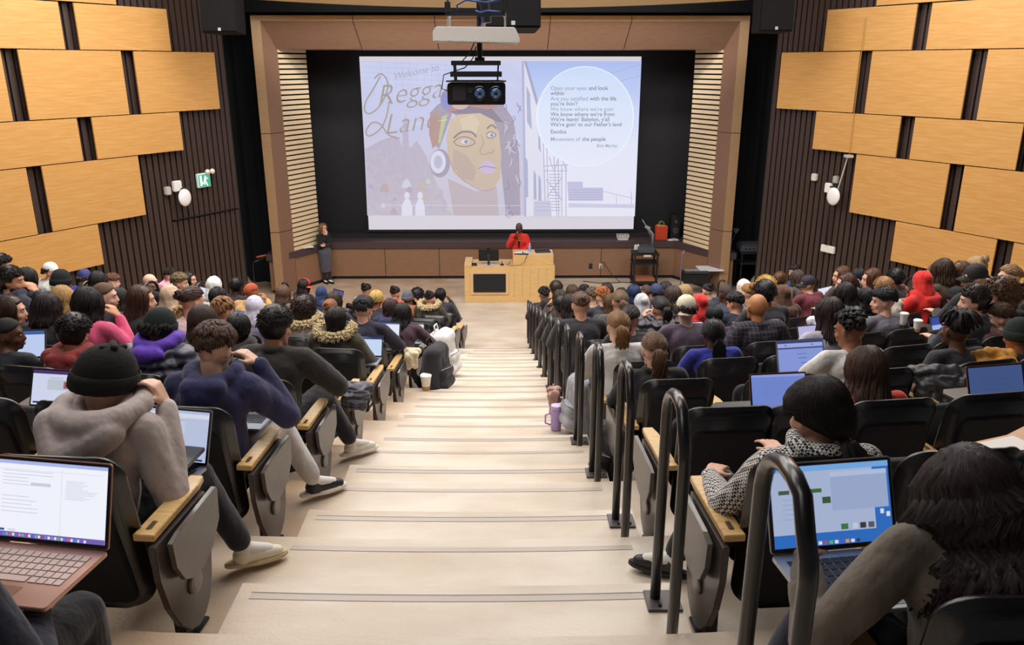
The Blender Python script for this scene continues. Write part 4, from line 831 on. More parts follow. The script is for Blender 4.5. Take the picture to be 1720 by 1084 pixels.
def build_top(J, name, m, t=.018, kind='sweater', vox=.012, disp=.008, bulk=1.0, seed=1, cuff=None):
    mb = MB(); i = t
    mb.cap(J['neck'] + V(0, -.005, -.035), J['chest'], .062 + i, .11 + i)
    mb.cap(J['shl'] + V(.01, 0, 0), J['shr'] - V(.01, 0, 0), .053 + i, .053 + i); mb.cap(J['chest'] + V(-.07, 0, 0), J['chest'] + V(.07, 0, 0), .10 + i, .10 + i)
    mb.cap(J['chest'] + V(-.04, 0, 0), J['waist'] + V(-.03, 0, 0), .105 + i, .10 + i * 1.4); mb.cap(J['chest'] + V(.04, 0, 0), J['waist'] + V(.03, 0, 0), .105 + i, .10 + i * 1.4)
    mb.cap(J['waist'] + V(-.04, 0, 0), J['pel'] + V(-.06, 0, .03), .10 + i * 1.4, .10 + i * 1.3); mb.cap(J['waist'] + V(.04, 0, 0), J['pel'] + V(.06, 0, .03), .10 + i * 1.4, .10 + i * 1.3)
    for k in 'lr':
        a, b, c = J['sh' + k], J['el' + k], J['wr' + k]
        mb.cap(a, a.lerp(b, .5), .054 + i, .049 + i * 1.2)
        if kind == 'tee': mb.cap(a, a.lerp(b, .62), .052 + i, .05 + i); continue
        mb.cap(a.lerp(b, .5), b, .05 + i * 1.1, .045 + i * 1.1); mb.cap(b, b.lerp(c, .55), .046 + i * 1.1, .037 + i * 1.0); mb.cap(b.lerp(c, .55), c - (c - b).normalized() * .01, .037 + i, .028 + i * .7)
    if kind in ('hoodie', 'puffer', 'fur'):
        n = J['neck']; R_ = .050 if kind == 'hoodie' else .06; pts = []
        for q in range(9):
            a = PI * (-.12 + 1.24 * q / 8)       # from one side of the neck round the back to the other
            r = .105; pts.append(n + V(math.cos(a) * r * 1.05, -math.sin(a) * r * 1.05 + .01, .045 - .03 * max(0, math.sin(a))))
        for p, q in zip(pts, pts[1:]): mb.cap(p, q, R_ * .82, R_ * .82)
        mb.cap(n + V(-.07, -.12, .0), n + V(.07, -.12, .0), .048, .048); mb.ell(n + V(0, -.115, -.05), (.125, .07, .085))
    if kind in ('jacket', 'blazer', 'collar'):
        n = J['neck']; pts = []
        for q in range(11):
            a = 2 * PI * q / 10; pts.append(n + V(math.cos(a) * .072, -math.sin(a) * .07 - .002, .0 + .018 * (kind != 'blazer') + (.015 if math.sin(a) > 0 else 0)))
        for p, q in zip(pts, pts[1:]): mb.cap(p, q, .02, .02)
    if kind == 'scarf':
        n = J['neck']
        for ring in (0, .045):
            pts = [n + V(math.cos(2 * PI * q / 10) * .085, -math.sin(2 * PI * q / 10) * .085, .0 + ring) for q in range(11)]
            for p, q in zip(pts, pts[1:]): mb.cap(p, q, .038, .038)
    if kind == 'puffer': disp = max(disp, .016)
    return remeshed(mb, name, m, vox, 12 if vox < .01 else 7, disp, 6.0 if kind != 'puffer' else 12.0, seed)
def build_legs(J, m, name='trousers', vox=.014, t=.012, disp=.008):
    mb = MB(); mb.cap(J['pel'] + V(-.06, 0, -.02), J['pel'] + V(.06, 0, -.02), .105 + t, .105 + t)
    for k in 'lr':
        mb.cap(J['hip' + k], J['kn' + k], .085 + t, .062 + t); mb.cap(J['kn' + k], J['kn' + k].lerp(J['an' + k], .9), .060 + t, .045 + t)
    return remeshed(mb, name, m, vox, 3, disp, 8.0, 4)
def build_shoe(m, sole, vox=.008):
    """pointing +Y, ankle above the origin, sole at z = -0.085"""
    mb = MB(); mb.cap((0, .0, -.02), (0, -.005, -.045), .043, .046); mb.cap((0, -.01, -.045), (0, .10, -.055), .042, .036); mb.cap((0, .10, -.055), (0, .15, -.06), .038, .03)
    up = remeshed(mb, 'shoe', m, vox, 2)
    for v in up.vertices: v.co.z = max(v.co.z, -.078)
    s = MB(); o = []
    for q in range(20):
        a = 2 * PI * q / 20; y = .055 + math.sin(a) * .145; o.append((math.cos(a) * (.046 if y > .02 else .040), y))
    s.prism(o, -.09, -.064, 'z'); so = s.mesh('sole', sole, bevel=.006)
    l = MB()
    for q in range(5): l.tube([(-.022, .03 + q * .018, -.026 - q * .004), (0, .035 + q * .018, -.014 - q * .004), (.022, .03 + q * .018, -.026 - q * .004)], .0035, 5)
    return up, so, l.mesh('laces', sole)
# ---------------------------------------------------------------- hair (head frame: +Y face, +Z up)
HC = V(0, -.012, .022)
def hsurf(a, t, h=0.0):
    """a: azimuth from the back (0) towards the side; t: angle down from the crown"""
    return HC + V(math.sin(a) * math.sin(t) * (.079 + h), -math.cos(a) * math.sin(t) * (.098 + h), math.cos(t) * (.100 + h))
def scalp(mb, h=.006, front=.95, back=1.85, n=26, m=9):
    vs = []; fs = []
    for j in range(m + 1):
        for i in range(n):
            a = 2 * PI * i / n; f = (1 - math.cos(a)) / 2; tm = back * (1 - f) + front * f
            if abs(math.sin(a)) > .7: tm = min(tm, 1.45)
            vs.append(hsurf(a, tm * j / m, h if j < m else -.004))
    for j in range(m):
        for i in range(n):
            i2 = (i + 1) % n; fs.append((j * n + i, (j + 1) * n + i, (j + 1) * n + i2, j * n + i2))
    mb.add(vs, fs)
def build_hair(kind, hc, seed=3, dense=1.0, length=.25):
    rn = random.Random(seed); mb = MB(); u = rn.uniform; m = mat(hc, 0.42, kind='hair', spec=0.35)
    if kind == 'none': return None
    N_ = lambda k: int(k * dense)
    if kind in ('short', 'crop'):
        scalp(mb, .009 if kind == 'crop' else .008, 1.0, 2.05 if kind == 'crop' else 1.8)
        if kind == 'crop':
            return mb.mesh('hair', mat(hc, 0.8, bump=(300, .002)), smooth=True)
        for _ in range(N_(330)):
            a = u(-PI, PI); f = (1 - math.cos(a)) / 2; tmax = 1.70 * (1 - f) + 1.0 * f
            if .6 < abs(math.sin(a)): tmax = min(tmax, 1.35)
            t0 = math.sqrt(u(0, 1)) * tmax * .85; sw = u(-.35, .35) + (.5 if t0 < .6 else .1); ln = u(.35, .6); pts = []
            for q in range(5):
                tt = t0 + ln * q / 4 * (1 if t0 + ln < tmax + .25 else .5); pts.append(hsurf(a + sw * q / 4 / max(.4, math.sin(t0 + .3)), tt, .006 + .014 * math.sin(PI * (q + .6) / 5) * (1.3 if t0 < .9 else .6) + u(0, .003)))
            mb.tube(pts, [.004, .0075, .008, .0055, .001], 5, flat=1.5, cap=False)
    elif kind == 'under':
        scalp(mb, .004, .9, 2.0)
        for _ in range(N_(130)):
            a = u(-1.9, 1.9); t0 = u(1.35, 1.75) if abs(a) < 1.2 else u(1.3, 1.45); c = hsurf(a, t0, .012); w0 = u(0, 6)
            mb.tube([c, c + V(math.sin(w0) * .01, -.012, -.012), c + V(math.cos(w0) * .014, -.018, -.028), c + V(math.sin(w0 + 1) * .012, -.008, -.04)], [.005, .008, .008, .001], 5, cap=False)
    elif kind in ('long', 'bob', 'wavy'):
        scalp(mb, .010, .95, 1.8); ln0 = length
        for _ in range(N_(190)):
            side = 1 if u(0, 1) < .5 else -1; a = side * abs(u(0, 2.25)); pts = []; t0 = u(.0, .5); te = 1.45
            A0 = a * .5 + side * .1
            for q in range(5):
                tt = t0 + (te - t0) * q / 4; pts.append(hsurf(A0 + (a - A0) * min(1, q / 3), tt, .008 + u(0, .007)))
            b = pts[-1]; out = V(math.sin(a), -math.cos(a), 0); L_ = ln0 * u(.85, 1.08); wv = u(0, 6.28)
            for q in range(1, 7):
                z = L_ * q / 6; sq = min(z, .14)
                p = b + V(0, 0, -z) + out * (.006 - .16 * min(z, .07) + .22 * max(0, z - .10)) + V(math.sin(wv + q * 1.1) * .008, math.cos(wv + q) * .006 - .22 * max(0, z - .08), 0)
                if kind == 'wavy': p += V(math.sin(wv + q * 1.9) * .022, math.cos(wv * 1.3 + q * 1.9) * .020, 0) + out * (.02 + .05 * z) + V(-math.copysign(1, -out.x) * .03 * (z > .12), 0, 0)
                pts.append(p)
            r = u(.006, .011); mb.tube(pts, [r * .5, r, r, r, r, r, r, r, r * .9, r * .7, .0015], 5, flat=1.5, cap=False)
    elif kind in ('pony', 'lowpony', 'bun', 'claw', 'puff'):
        T = V(0, -.112, .045) if kind != 'pony' else V(0, -.118, .02)
        if kind == 'bun': T = V(0, -.085, .095)
        if kind == 'lowpony': T = V(0, -.108, -.075)
        low_ = kind == 'lowpony'; scalp(mb, .008, .9, 2.1 if low_ else 1.8)
        for _ in range(N_(260)):
            a = u(-PI, PI); f = (1 - math.cos(a)) / 2; tm = (2.1 if low_ else 1.75) * (1 - f) + .95 * f; tm = min(tm, 1.75 if low_ else 1.5) if abs(math.sin(a)) > .6 else tm
            s0 = hsurf(a, tm * u(.8, 1.0), .004) - HC; T0 = T - HC; pts = []
            if low_:
                a = u(-2.5, 2.5); t0 = u(0, .45); A0 = a * .45 + math.copysign(.12, a); te = 1.72 if abs(a) < 1.6 else 1.5
                for q in range(6): pts.append(hsurf(A0 + (a - A0) * min(1, q / 4), t0 + (te - t0) * q / 5, .010 + u(0, .006)))
                e = pts[-1]
                for q in (1, 2, 3): w = q / 3; p_ = e.lerp(T, w) + V(0, -.018 * math.sin(PI * w), -.012 * math.sin(PI * w)); pts.append(p_)
                mb.tube(pts, [.003, .0075, .0085, .0085, .008, .008, .007, .006, .005], 5, flat=1.5, cap=False); continue
            for q in range(7):
                w = q / 6; d = (s0.normalized() * (1 - w) + T0.normalized() * w).normalized()
                k = 1 / math.sqrt((d.x / .079) ** 2 + (d.y / .098) ** 2 + (d.z / .100) ** 2); pts.append(HC + d * (k + .010 + u(0, .004)))
            mb.tube(pts, [.003, .0055, .006, .006, .006, .006, .005], 5, flat=1.5, cap=False)
        if kind in ('pony', 'lowpony'):
            for _ in range(N_(46)):
                p = T + V(u(-.012, .012), -.012, u(-.01, .01)); pts = [p]; sx = u(-1, 1); L_ = length * u(.75, 1.1); w0 = u(0, 6)
                for q in range(1, 9):
                    z = L_ * q / 8; pts.append(p + V(sx * .035 * math.sin(min(1, q / 4) * PI / 2) + .012 * math.sin(w0 + q), -.045 * math.sin(min(1, q / 2.5) * PI / 2) + .02 * q / 8 + u(-.004, .004), -z + .01 * (q < 2)))
                mb.tube(pts, [.005, .009, .011, .011, .011, .010, .008, .006, .001], 5, flat=1.3, cap=False)
        else:
            R_ = .042 if kind == 'bun' else .036 if kind == 'claw' else .05
            c = T + V(0, -.02, .01)
            mb.ell(c, (R_, R_ * .8, R_))
            for _ in range(N_(46)):
                a0 = u(0, 6.28); tl = u(-1.2, 1.2); pts = []
                ax = V(math.sin(tl), -1, math.cos(tl) * .3).normalized(); e1 = ax.orthogonal().normalized(); e2 = ax.cross(e1)
                for q in range(6):
                    aa = a0 + q * .5; pts.append(c + (e1 * math.cos(aa) + e2 * math.sin(aa)) * R_ * .95 + ax * u(-.01, .03))
                mb.tube(pts, [.003, .008, .009, .009, .007, .002], 5, cap=False)
    elif kind in ('curly', 'afro', 'curlyup'):
        R_ = {'curly': .020, 'afro': .055, 'curlyup': .035}[kind]
        b = MB(); b.ell(HC + V(0, -.01, .012), (.079 + R_ * .8, .094 + R_ * .7, .100 + R_ * .8), nu=24, nv=16)
        if kind == 'afro': b.ell(HC + V(0, -.04, -.03), (.075 + R_ * .8, .07 + R_ * .7, .08 + R_ * .7))
        mb.add(b.v, b.f)
        bm_ = MB(); scalp(bm_, .012, .95, 1.85)
        mb2 = MB(); keep = [(i, f) for i, f in enumerate(mb.f)]
        # drop what would cover the face
        vs = [Vector(v) for v in mb.v]; ok = [not (v.y > .045 and v.z < .055) and not (v.y > -.005 and v.z < -.0 and kind != 'afro') for v in vs]
        mb.f = [f for f in mb.f if all(ok[i] for i in f)]; mb.m = [0] * len(mb.f); mb.uv = [None] * len(mb.f)
        mb.add(bm_.v, bm_.f)
        for _ in range(N_(330 if kind != 'afro' else 420)):
            a = u(-PI, PI); f = (1 - math.cos(a)) / 2; tm = (1.85 if kind != 'afro' else 2.05) * (1 - f) + 1.05 * f; t0 = math.acos(1 - u(0, 1) * (1 - math.cos(tm)))
            if kind != 'afro' and abs(math.sin(a)) > .75: t0 = min(t0, 1.35)
            c = hsurf(a, t0, R_ * u(.7, 1.05)); r = u(.007, .012); ph = u(0, 6.28); n = (c - HC).normalized(); e1 = n.orthogonal().normalized(); e2 = n.cross(e1)
            pts = [c + (e1 * math.cos(ph + q * 1.3) + e2 * math.sin(ph + q * 1.3)) * r + n * (q - 2) * .0035 for q in range(6)]
            mb.tube(pts, [.003, .0048, .0052, .0048, .004, .001], 4, cap=False)
    elif kind in ('braids', 'braidpony', 'locs', 'locsup', 'knots'):
        scalp(mb, .006, .95, 1.8); thick = {'braids': .0062, 'braidpony': .0055, 'locs': .0085, 'locsup': .0085, 'knots': .009}[kind]
        for _ in range(N_({'braids': 120, 'braidpony': 120, 'locs': 75, 'locsup': 80, 'knots': 46}[kind])):
            a = u(-2.3, 2.3); pts = []
            if kind in ('braids', 'locs'):
                t0 = u(0, .9)
                for q in range(5): pts.append(hsurf(a, t0 + (1.5 - t0) * q / 4, .010 + u(0, .004)))
                b = pts[-1]; out = V(math.sin(a), -math.cos(a), 0); L_ = length * u(.6, 1.1); w0 = u(0, 6)
                for q in range(1, 9):
                    z = L_ * q / 8; pts.append(b + V(.004 * math.sin(w0 + q), .004 * math.cos(w0 + q), -z) + out * (-.25 * min(z, .08) + .12 * max(0, z - .16)))
            elif kind == 'braidpony':
                T = V(0, -.115, -.02); s0 = hsurf(u(-PI, PI), u(.6, 1.5), .008) - HC; T0 = T - HC
                for q in range(6):
                    w = q / 5; d = (s0.normalized() * (1 - w) + T0.normalized() * w).normalized(); k = 1 / math.sqrt((d.x / .079) ** 2 + (d.y / .098) ** 2 + (d.z / .100) ** 2); pts.append(HC + d * (k + .012 + u(0, .004)))
                sx = u(-1, 1); L_ = length * u(.8, 1.1)
                for q in range(1, 9): pts.append(T + V(sx * .055 * min(1, q / 3) + u(-.004, .004), -.022 + u(-.006, .006), -L_ * q / 8))
            elif kind == 'locsup':
                t0 = u(.9, 1.6); a = u(-PI, PI); f = (1 - math.cos(a)) / 2; t0 = min(t0, 1.0) if f > .6 else t0
                for q in range(5): pts.append(hsurf(a, t0 * (1 - q / 4.4) + .12, .010 + u(0, .004)))
                b = pts[-1]; a2 = u(-PI, PI); o = V(math.sin(a2), -math.cos(a2) - .2, 0); L_ = u(.05, .13)
                for q in range(1, 6): w = q / 5; pts.append(b + o * L_ * w + V(0, 0, .045 * math.sin(w * PI * .8) - .09 * w * w))
            else:
                a = u(-PI, PI); t0 = u(.1, 1.5 if abs(a) < 1.6 else .9); c = hsurf(a, t0, .018); ph = u(0, 6); n = (c - HC).normalized(); e1 = n.orthogonal().normalized(); e2 = n.cross(e1)
                pts = [c + (e1 * math.cos(ph + q * .9) + e2 * math.sin(ph + q * .9)) * .016 + n * (q - 4) * .003 for q in range(9)]
            rs = [thick * (1.0 + .18 * (-1) ** q) for q in range(len(pts))]; rs[-1] = thick * .4
            mb.tube(pts, rs, 6, cap=True)
    me = mb.mesh('hair', m, smooth=True)
    return me
def shell(kind, col, seed=2, fine=.010):
    """cloth head coverings"""
    mb = MB()
    if kind == 'hijab':
        mb.ell((0, -.022, .02), (.092, .105, .112), nu=18, nv=12); mb.cap((0, -.03, -.03), (0, -.045, -.12), .088, .092); mb.cap((-.06, -.05, -.16), (.06, -.05, -.16), .085, .085)
        mb.cap((0, .03, -.12), (0, .01, -.19), .055, .10); return remeshed(mb, 'headscarf', mat(col, .8, kind='cloth'), fine, 3, .006, 14, seed)
    if kind == 'hood':
        mb.ell((0, -.030, .03), (.100, .108, .115), nu=18, nv=12); mb.cap((0, -.07, .07), (0, -.10, .05), .07, .06); mb.cap((0, -.035, -.03), (0, -.05, -.12), .096, .095); mb.cap((-.05, -.03, -.16), (.05, -.03, -.16), .08, .08)
        return remeshed(mb, 'hood', mat(col, .85, kind='cloth'), fine, 3, .008, 12, seed)
    if kind in ('beanie', 'beaniepoint'):
        m = mat(col, .9, bump=(90, .003)); n = 40; prof = [(.001, .142 if kind == 'beanie' else .150), (.03, .140), (.058, .124), (.080, .095), (.092, .06), (.096, .03), (.096, .018)]
        vs = []; fs = []
        for j, (r, z) in enumerate(prof):
            for i in range(n):
                a = 2 * PI * i / n; rb = 1 + .012 * math.cos(a * 20) * (r > .02); vs.append((r * rb * math.cos(a) * .92, r * rb * math.sin(a) * 1.1 - .014, z - .035 * 0 + .25 * (-.02) * math.sin(a) * 0))
        for j in range(len(prof) - 1):
            for i in range(n): i2 = (i + 1) % n; fs.append((j * n + i, (j + 1) * n + i, (j + 1) * n + i2, j * n + i2))
        mb.add(vs, fs)
        prof = [(.097, .042), (.103, .038), (.104, .012), (.102, -.018), (.095, -.026), (.088, -.02)]; vs = []; fs = []
        for j, (r, z) in enumerate(prof):
            for i in range(n):
                a = 2 * PI * i / n; rb = 1 + .012 * math.cos(a * 20); vs.append((r * rb * math.cos(a) * .92, r * rb * math.sin(a) * 1.1 - .014, z + .012 * math.sin(a)))
        for j in range(len(prof) - 1):
            for i in range(n): i2 = (i + 1) % n; fs.append((j * n + i, (j + 1) * n + i, (j + 1) * n + i2, j * n + i2))
        mb.add(vs, fs)
        if kind == 'beaniepoint': mb.cap((-.035, .01, .138), (.03, -.02, .142), .014, .012, 8); mb.cap((0, .03, .136), (.01, -.05, .134), .012, .010, 8)
        return mb.mesh('beanie', m, smooth=True)
    if kind in ('cap', 'capback', 'capside'):
        m = mat(col, .75, bump=(80, .001)); n = 24; prof = [(.001, .130), (.04, .124), (.070, .100), (.086, .065), (.090, .03), (.090, .012)]; vs = []; fs = []
        for j, (r, z) in enumerate(prof):
            for i in range(n):
                a = 2 * PI * i / n; vs.append((r * math.cos(a) * .94, r * math.sin(a) * 1.13 - .012, z))
        for j in range(len(prof) - 1):
            for i in range(n): i2 = (i + 1) % n; fs.append((j * n + i, (j + 1) * n + i, (j + 1) * n + i2, j * n + i2))
        mb.add(vs, fs)
        top = []; bot = []
        for q in range(13):
            a = PI * (.10 + .80 * q / 12); x, y = math.cos(a) * .078, math.sin(a) * .10 - .012
            for lst, dz in ((top, 0), (bot, -.004)): lst.append((V(x, y, .018 + dz), V(x * 1.0, y + .065 * math.sin(a), .002 + dz - .018 * abs(math.cos(a)))))
        vs = [p for pr in top for p in pr] + [p for pr in bot for p in pr]; fs = []
        for q in range(12): fs += [(2 * q, 2 * q + 1, 2 * q + 3, 2 * q + 2), (26 + 2 * q + 2, 26 + 2 * q + 3, 26 + 2 * q + 1, 26 + 2 * q), (2 * q + 1, 26 + 2 * q + 1, 26 + 2 * q + 3, 2 * q + 3)]
        b = MB(); b.add(vs, fs)
        mb.add(b.v, b.f); mb.ell((0, -.012, .131), (.006, .006, .004))
        me = mb.mesh('cap', m, smooth=True)
        if kind == 'capback': me.transform(Matrix.Rotation(PI, 4, 'Z') @ Matrix.Translation((0, .02, 0)) @ Matrix.Rotation(-.25, 4, 'X'))
        return me
def slot(o, m, i=0):
    o.material_slots[i].link = 'OBJECT'; o.material_slots[i].material = m
CACHE = {}
def cached(key, fn):
    if key not in CACHE: CACHE[key] = fn()
    return CACHE[key]
SHOES = {}
def shoes_for(col, sole='e8e4dc'):
    return cached(('shoe', col, sole), lambda: build_shoe(mat(col, .5, bump=(60, .001)), mat(sole, .6)))
NEAR_PEOPLE = []
PEOPLE = []      # (k, x, label-word) so that the chairs know who sits where
def person(root, J, skin, hair, hcol, tkind, tcol, pants='1d1f2b', shoe='20202a', hat=None, hatcol=None, near=False, seed=1, hlen=.22, dense=1.0, tmat=None, hats=1.0, hatrz=0.0, bulk=.018, key=None, sole='e8e4dc', hatz=0.0):
    key = key or id(J); vx = .008 if near else .0135
    bo = link('body', cached(('body', key), lambda: build_body(J, vox=vx)), root); slot(bo, skinm(skin))
    km = {'puffer': 'puffer', 'blazer': 'plaid' if tkind == 'blazer' else None}.get(tkind, 'cloth')
    tm = tmat or mat(tcol, .45 if tkind == 'puffer' else .85, kind=km)
    nm = {'tee': 't_shirt', 'sweater': 'sweater', 'hoodie': 'hoodie', 'jacket': 'jacket', 'puffer': 'puffer_jacket', 'blazer': 'blazer', 'fur': 'parka', 'collar': 'shirt', 'scarf': 'knit_top'}[tkind]
    th = {'tee': .010, 'sweater': .016, 'hoodie': .022, 'jacket': .024, 'puffer': .040, 'blazer': .022, 'fur': .032, 'collar': .012, 'scarf': .018}[tkind]
    to = link(nm, cached(('top', key, tkind), lambda: build_top(J, nm, tm, th, tkind, vx if near else .0135, .009 if near else .007, seed=seed)), root); slot(to, tm)
    lo = link('trousers', cached(('legs', key), lambda: build_legs(J, mat(pants, .85, kind='cloth'), vox=.014)), root); slot(lo, mat(pants, .85, kind='cloth'))
    up, so, la = shoes_for(shoe, sole)
    for k in 'lr':
        d = J['to' + k] - J['an' + k]; rz = math.atan2(-d.x, d.y)
        px = math.atan2(d.z, math.hypot(d.x, d.y)) + .34
        o = link('shoe', up, root, J['an' + k]); o.rotation_mode = 'QUATERNION'; o.rotation_quaternion = Quaternion((0, 0, 1), rz) @ Quaternion((1, 0, 0), px)
        if near:
            link('sole', so, o); link('laces', la, o)
            sk_ = MB(); a_ = J['an' + k]; sk_.cap(a_ + V(0, 0, -.01), a_ + (J['kn' + k] - a_).normalized() * .10, .041, .043); sk_.cap(a_ + V(0, 0, -.012), a_.lerp(J['to' + k], .7), .038, .026); link('sock', sk_.mesh('sock', mat('dedad6' if shoe != '20202a' else '26262c', .8), smooth=True), root)
    M = headM(J)
    if hat and hair in ('short', 'curly', 'curlyup'): hair = 'under'
    if hair != 'none':
        hm = cached(('hair', hair, hcol, seed if near else seed % 2, round(hlen, 2), dense), lambda: build_hair(hair, hcol, seed if near else seed % 2, dense, hlen))
        if hm: o = link('hair', hm, root); o.matrix_local = M
    if hat:
        nmh = {'hijab': 'headscarf', 'hood': 'hood', 'beanie': 'beanie', 'beaniepoint': 'beanie', 'cap': 'cap', 'capback': 'cap'}[hat]
        o = link(nmh, cached(('hat', hat, hatcol), lambda: shell(hat, hatcol, seed)), root); o.matrix_local = M @ Matrix.Translation((0, 0, hatz)) @ Matrix.Rotation(hatrz, 4, 'Z') @ Matrix.Diagonal((hats, hats, hats if hats < 1.13 else 1.05, 1))
    if tkind == 'fur':
        def fur():
            rn = random.Random(4); mb = MB(); n = J['neck']
            for _ in range(650):
                a = PI * rn.uniform(-.15, 1.15); c = n + V(math.cos(a) * .155, -math.sin(a) * .175 + .01, 0.085 - .03 * math.sin(a)); d = V(rn.gauss(0, 1), rn.gauss(0, 1), rn.gauss(0, 1)).normalized()
                mb.tube([c + d * .01, c + d * .035 + V(0, 0, -.002), c + d * .060 + V(0, 0, -.008)], [.016, .011, .001], 5, cap=False)
            return mb.mesh('fur_trim', mat('cdb890', .9, kind='hair'), smooth=True)
        link('fur_trim', cached(('fur', key), fur), root)
    return root
def eyes(root, J, glasses=None, lips='8a4a44', brow='2a1c16', iris='2a1a12'):
    M = headM(J); mb = MB(); mb.mi = 0
    for s in (-1, 1): mb.ell((s * .031, .080, .008), (.011, .009, .0055))
    mb.mi = 1
    for s in (-1, 1): mb.ell((s * .031, .0875, .008), (.0055, .0028, .0052))
    o = link('eyes', mb.mesh('eyes', [mat('b9aea6', .3), mat(iris, .2)], smooth=True), root); o.matrix_local = M
    mb = MB()
    for s in (-1, 1): mb.tube([(s * .014, .092, .028), (s * .030, .094, .034), (s * .046, .084, .028)], .0035, 5)
    o = link('eyebrows', mb.mesh('eyebrows', mat(brow, .8), smooth=True), root); o.matrix_local = M
    mb = MB(); mb.tube([(-.024, .088, -.063), (-.01, .099, -.060), (0, .100, -.062), (.01, .099, -.060), (.024, .088, -.063)], [.001, .005, .005, .005, .001], 6); mb.tube([(-.02, .088, -.067), (0, .098, -.071), (.02, .088, -.067)], [.001, .0055, .001], 6)
    o = link('lips', mb.mesh('lips', mat(lips, .45), smooth=True), root); o.matrix_local = M
    if glasses:
        mb = MB()
        for s in (-1, 1):
            pts = [(s * .032 + .023 * math.cos(2 * PI * q / 14), .104, .006 + .018 * math.sin(2 * PI * q / 14)) for q in range(14)]; mb.tube(pts, .0022, 5, closed=True)
            mb.tube([(s * .055, .103, .010), (s * .078, .05, .012), (s * .086, -.01, .012), (s * .088, -.025, -.004)], .0020, 5)
        mb.tube([(-.009, .104, .008), (.009, .104, .008)], .002, 5)
        o = link('glasses', mb.mesh('glasses', mat(glasses, .3), smooth=True), root); o.matrix_local = M
# ================================================================ LAPTOPS
LAPS = []
def laptop(u, v, k, label, page='e6e8f4', items=(), bezel='17171a', body='9a9da6', yaw=0.0, open_=112, wpx=None, w=.335, keyc='202126', em=.95, cat='laptop', tv=.105, dy=0.0, lift=0.0):
    d = ray(u, v); best = None
    for kk in (range(0, 13) if k is None else [k]):
        tgt = YC - (E(kk) + .80 + dy); t = .3
        while t < 40 and math.hypot((d * t).x, YC - (d * t).y) > tgt: t += .005
        z = (d * t).z + H - ZR(kk) - .67 - tv - lift
        if best is None or abs(z) < abs(best[0]): best = (z, kk, t)
    kk = best[1]; p = atz(u, v, ZR(kk) + .676 + lift + tv); rad = YC - E(kk) - .33; rz = math.atan2(p.x, YC - p.y) + yaw
    R_ = Matrix.Rotation(rz, 3, 'Z'); hinge = V3((p.x, p.y, 0)) - R_ @ V3((0, tv * math.tan(math.radians(open_ - 90)), 0))
    t = thing('laptop', label, cat, (hinge.x, hinge.y, ZR(kk) + .676 + lift), rz, 'open laptops on the writing tablets'); LAPS.append((kk, p.x, abs(p.x) > side_x(p.y) - .1))
    D, h = w * .68, .018; bm_ = mat(body, .3, metal=.6)
    mb = MB(); mb.prism(rrect(w, D, .012, 3, -D), .0, .014, 'z'); me = mb.mesh('base', bm_); 
    me = MB(); pts = [(x, y) for x, y in rrect(w, D, .012, 3, -D)]; me.prism(pts, 0, .013, 'z'); base = link('base', me.mesh('base', bm_, bevel=.002), t)
    kb = MB(); nk, mk = 13, 5
    for j in range(mk):
        for i in range(nk):
            if j == 0 and 3 < i < 9: continue
            kb.box((-w * .43 + (i + .5) * w * .86 / nk, -D * .60 + j * D * .105, .0145), (w * .86 / nk * .86, D * .105 * .84, .002))
    kb.box((-w * .43 + 6.5 * w * .86 / nk, -D * .60, .0145), (w * .3, D * .088, .002)); link('keyboard', kb.mesh('keyboard', mat(keyc, .5)), base)
    mb = MB(); mb.box((0, -D * .83, .0135), (w * .36, D * .22, .001)); link('trackpad', mb.mesh('trackpad', mat(body, .2, metal=.5)), base)
    T = Matrix.Translation((0, 0, .014)) @ Matrix.Rotation(math.radians(90 - open_ + 0), 4, 'X') ; hh = w * .655
    mb = MB(); mb.prism(rrect(w, hh, .010, 3, .0), .0, .006, 'y'); me = mb.mesh('lid', bm_, bevel=.0015); me.transform(T); lid = link('lid', me, t)
    mb = MB(); mb.prism(rrect(w * .985, hh * .975, .009, 3, .003), -.0008, .0, 'y'); me = mb.mesh('bezel', mat(bezel, .25)); me.transform(T); link('bezel', me, lid)
    S_ = MB(); mats = [glow(page, em)]; x0, x1, z0, z1 = -w * .468, w * .468, hh * .06, hh * .955
    def rect(a, b, c, e, m, lay): S_.mi = m; X = lambda q: x0 + (x1 - x0) * q; Z = lambda q: z0 + (z1 - z0) * q; y = -.0012 - .0003 * lay; S_.add([(X(a), y, Z(b)), (X(c), y, Z(b)), (X(c), y, Z(e)), (X(a), y, Z(e))], [(0, 1, 2, 3)])
    rect(0, 0, 1, 1, 0, 0)
    for n, it in enumerate(items):
        m = glow(it[4], em)
        if m not in mats: mats.append(m)
        rect(it[0], it[1], it[2], it[3], mats.index(m), n + 1)
    me = S_.mesh('display', mats); me.transform(T); link('display', me, lid); return t
def textlines(x0, x1, y0, y1, n, c='a9aec4', seed=1):
    r = random.Random(seed); return [(x0, y1 - (y1 - y0) * i / n - .008, x0 + (x1 - x0) * r.uniform(.45, 1), y1 - (y1 - y0) * i / n, c) for i in range(n)]
dock = [(.08 + .03 * i, .015, .10 + .03 * i, .05, c) for i, c in enumerate(['4a8be0', '5fc27a', 'e05a4a', 'e8e8ea', '7a5be0', 'e0a04a', '3ac0d0', 'd04a8a', 'e8e8ea', '4a6be0', '5fc27a', 'e8e8ea', 'c03a3a', '5a8ae0', 'e8e8ea', '8a8ae0', 'e8e8ea', '4ac07a', 'd8d8e0', '6a6ae0', 'e05a4a', 'e8e8ea', '3a8ae0', 'd0d0d8', '8a4ae0', 'e8e8ea'])]
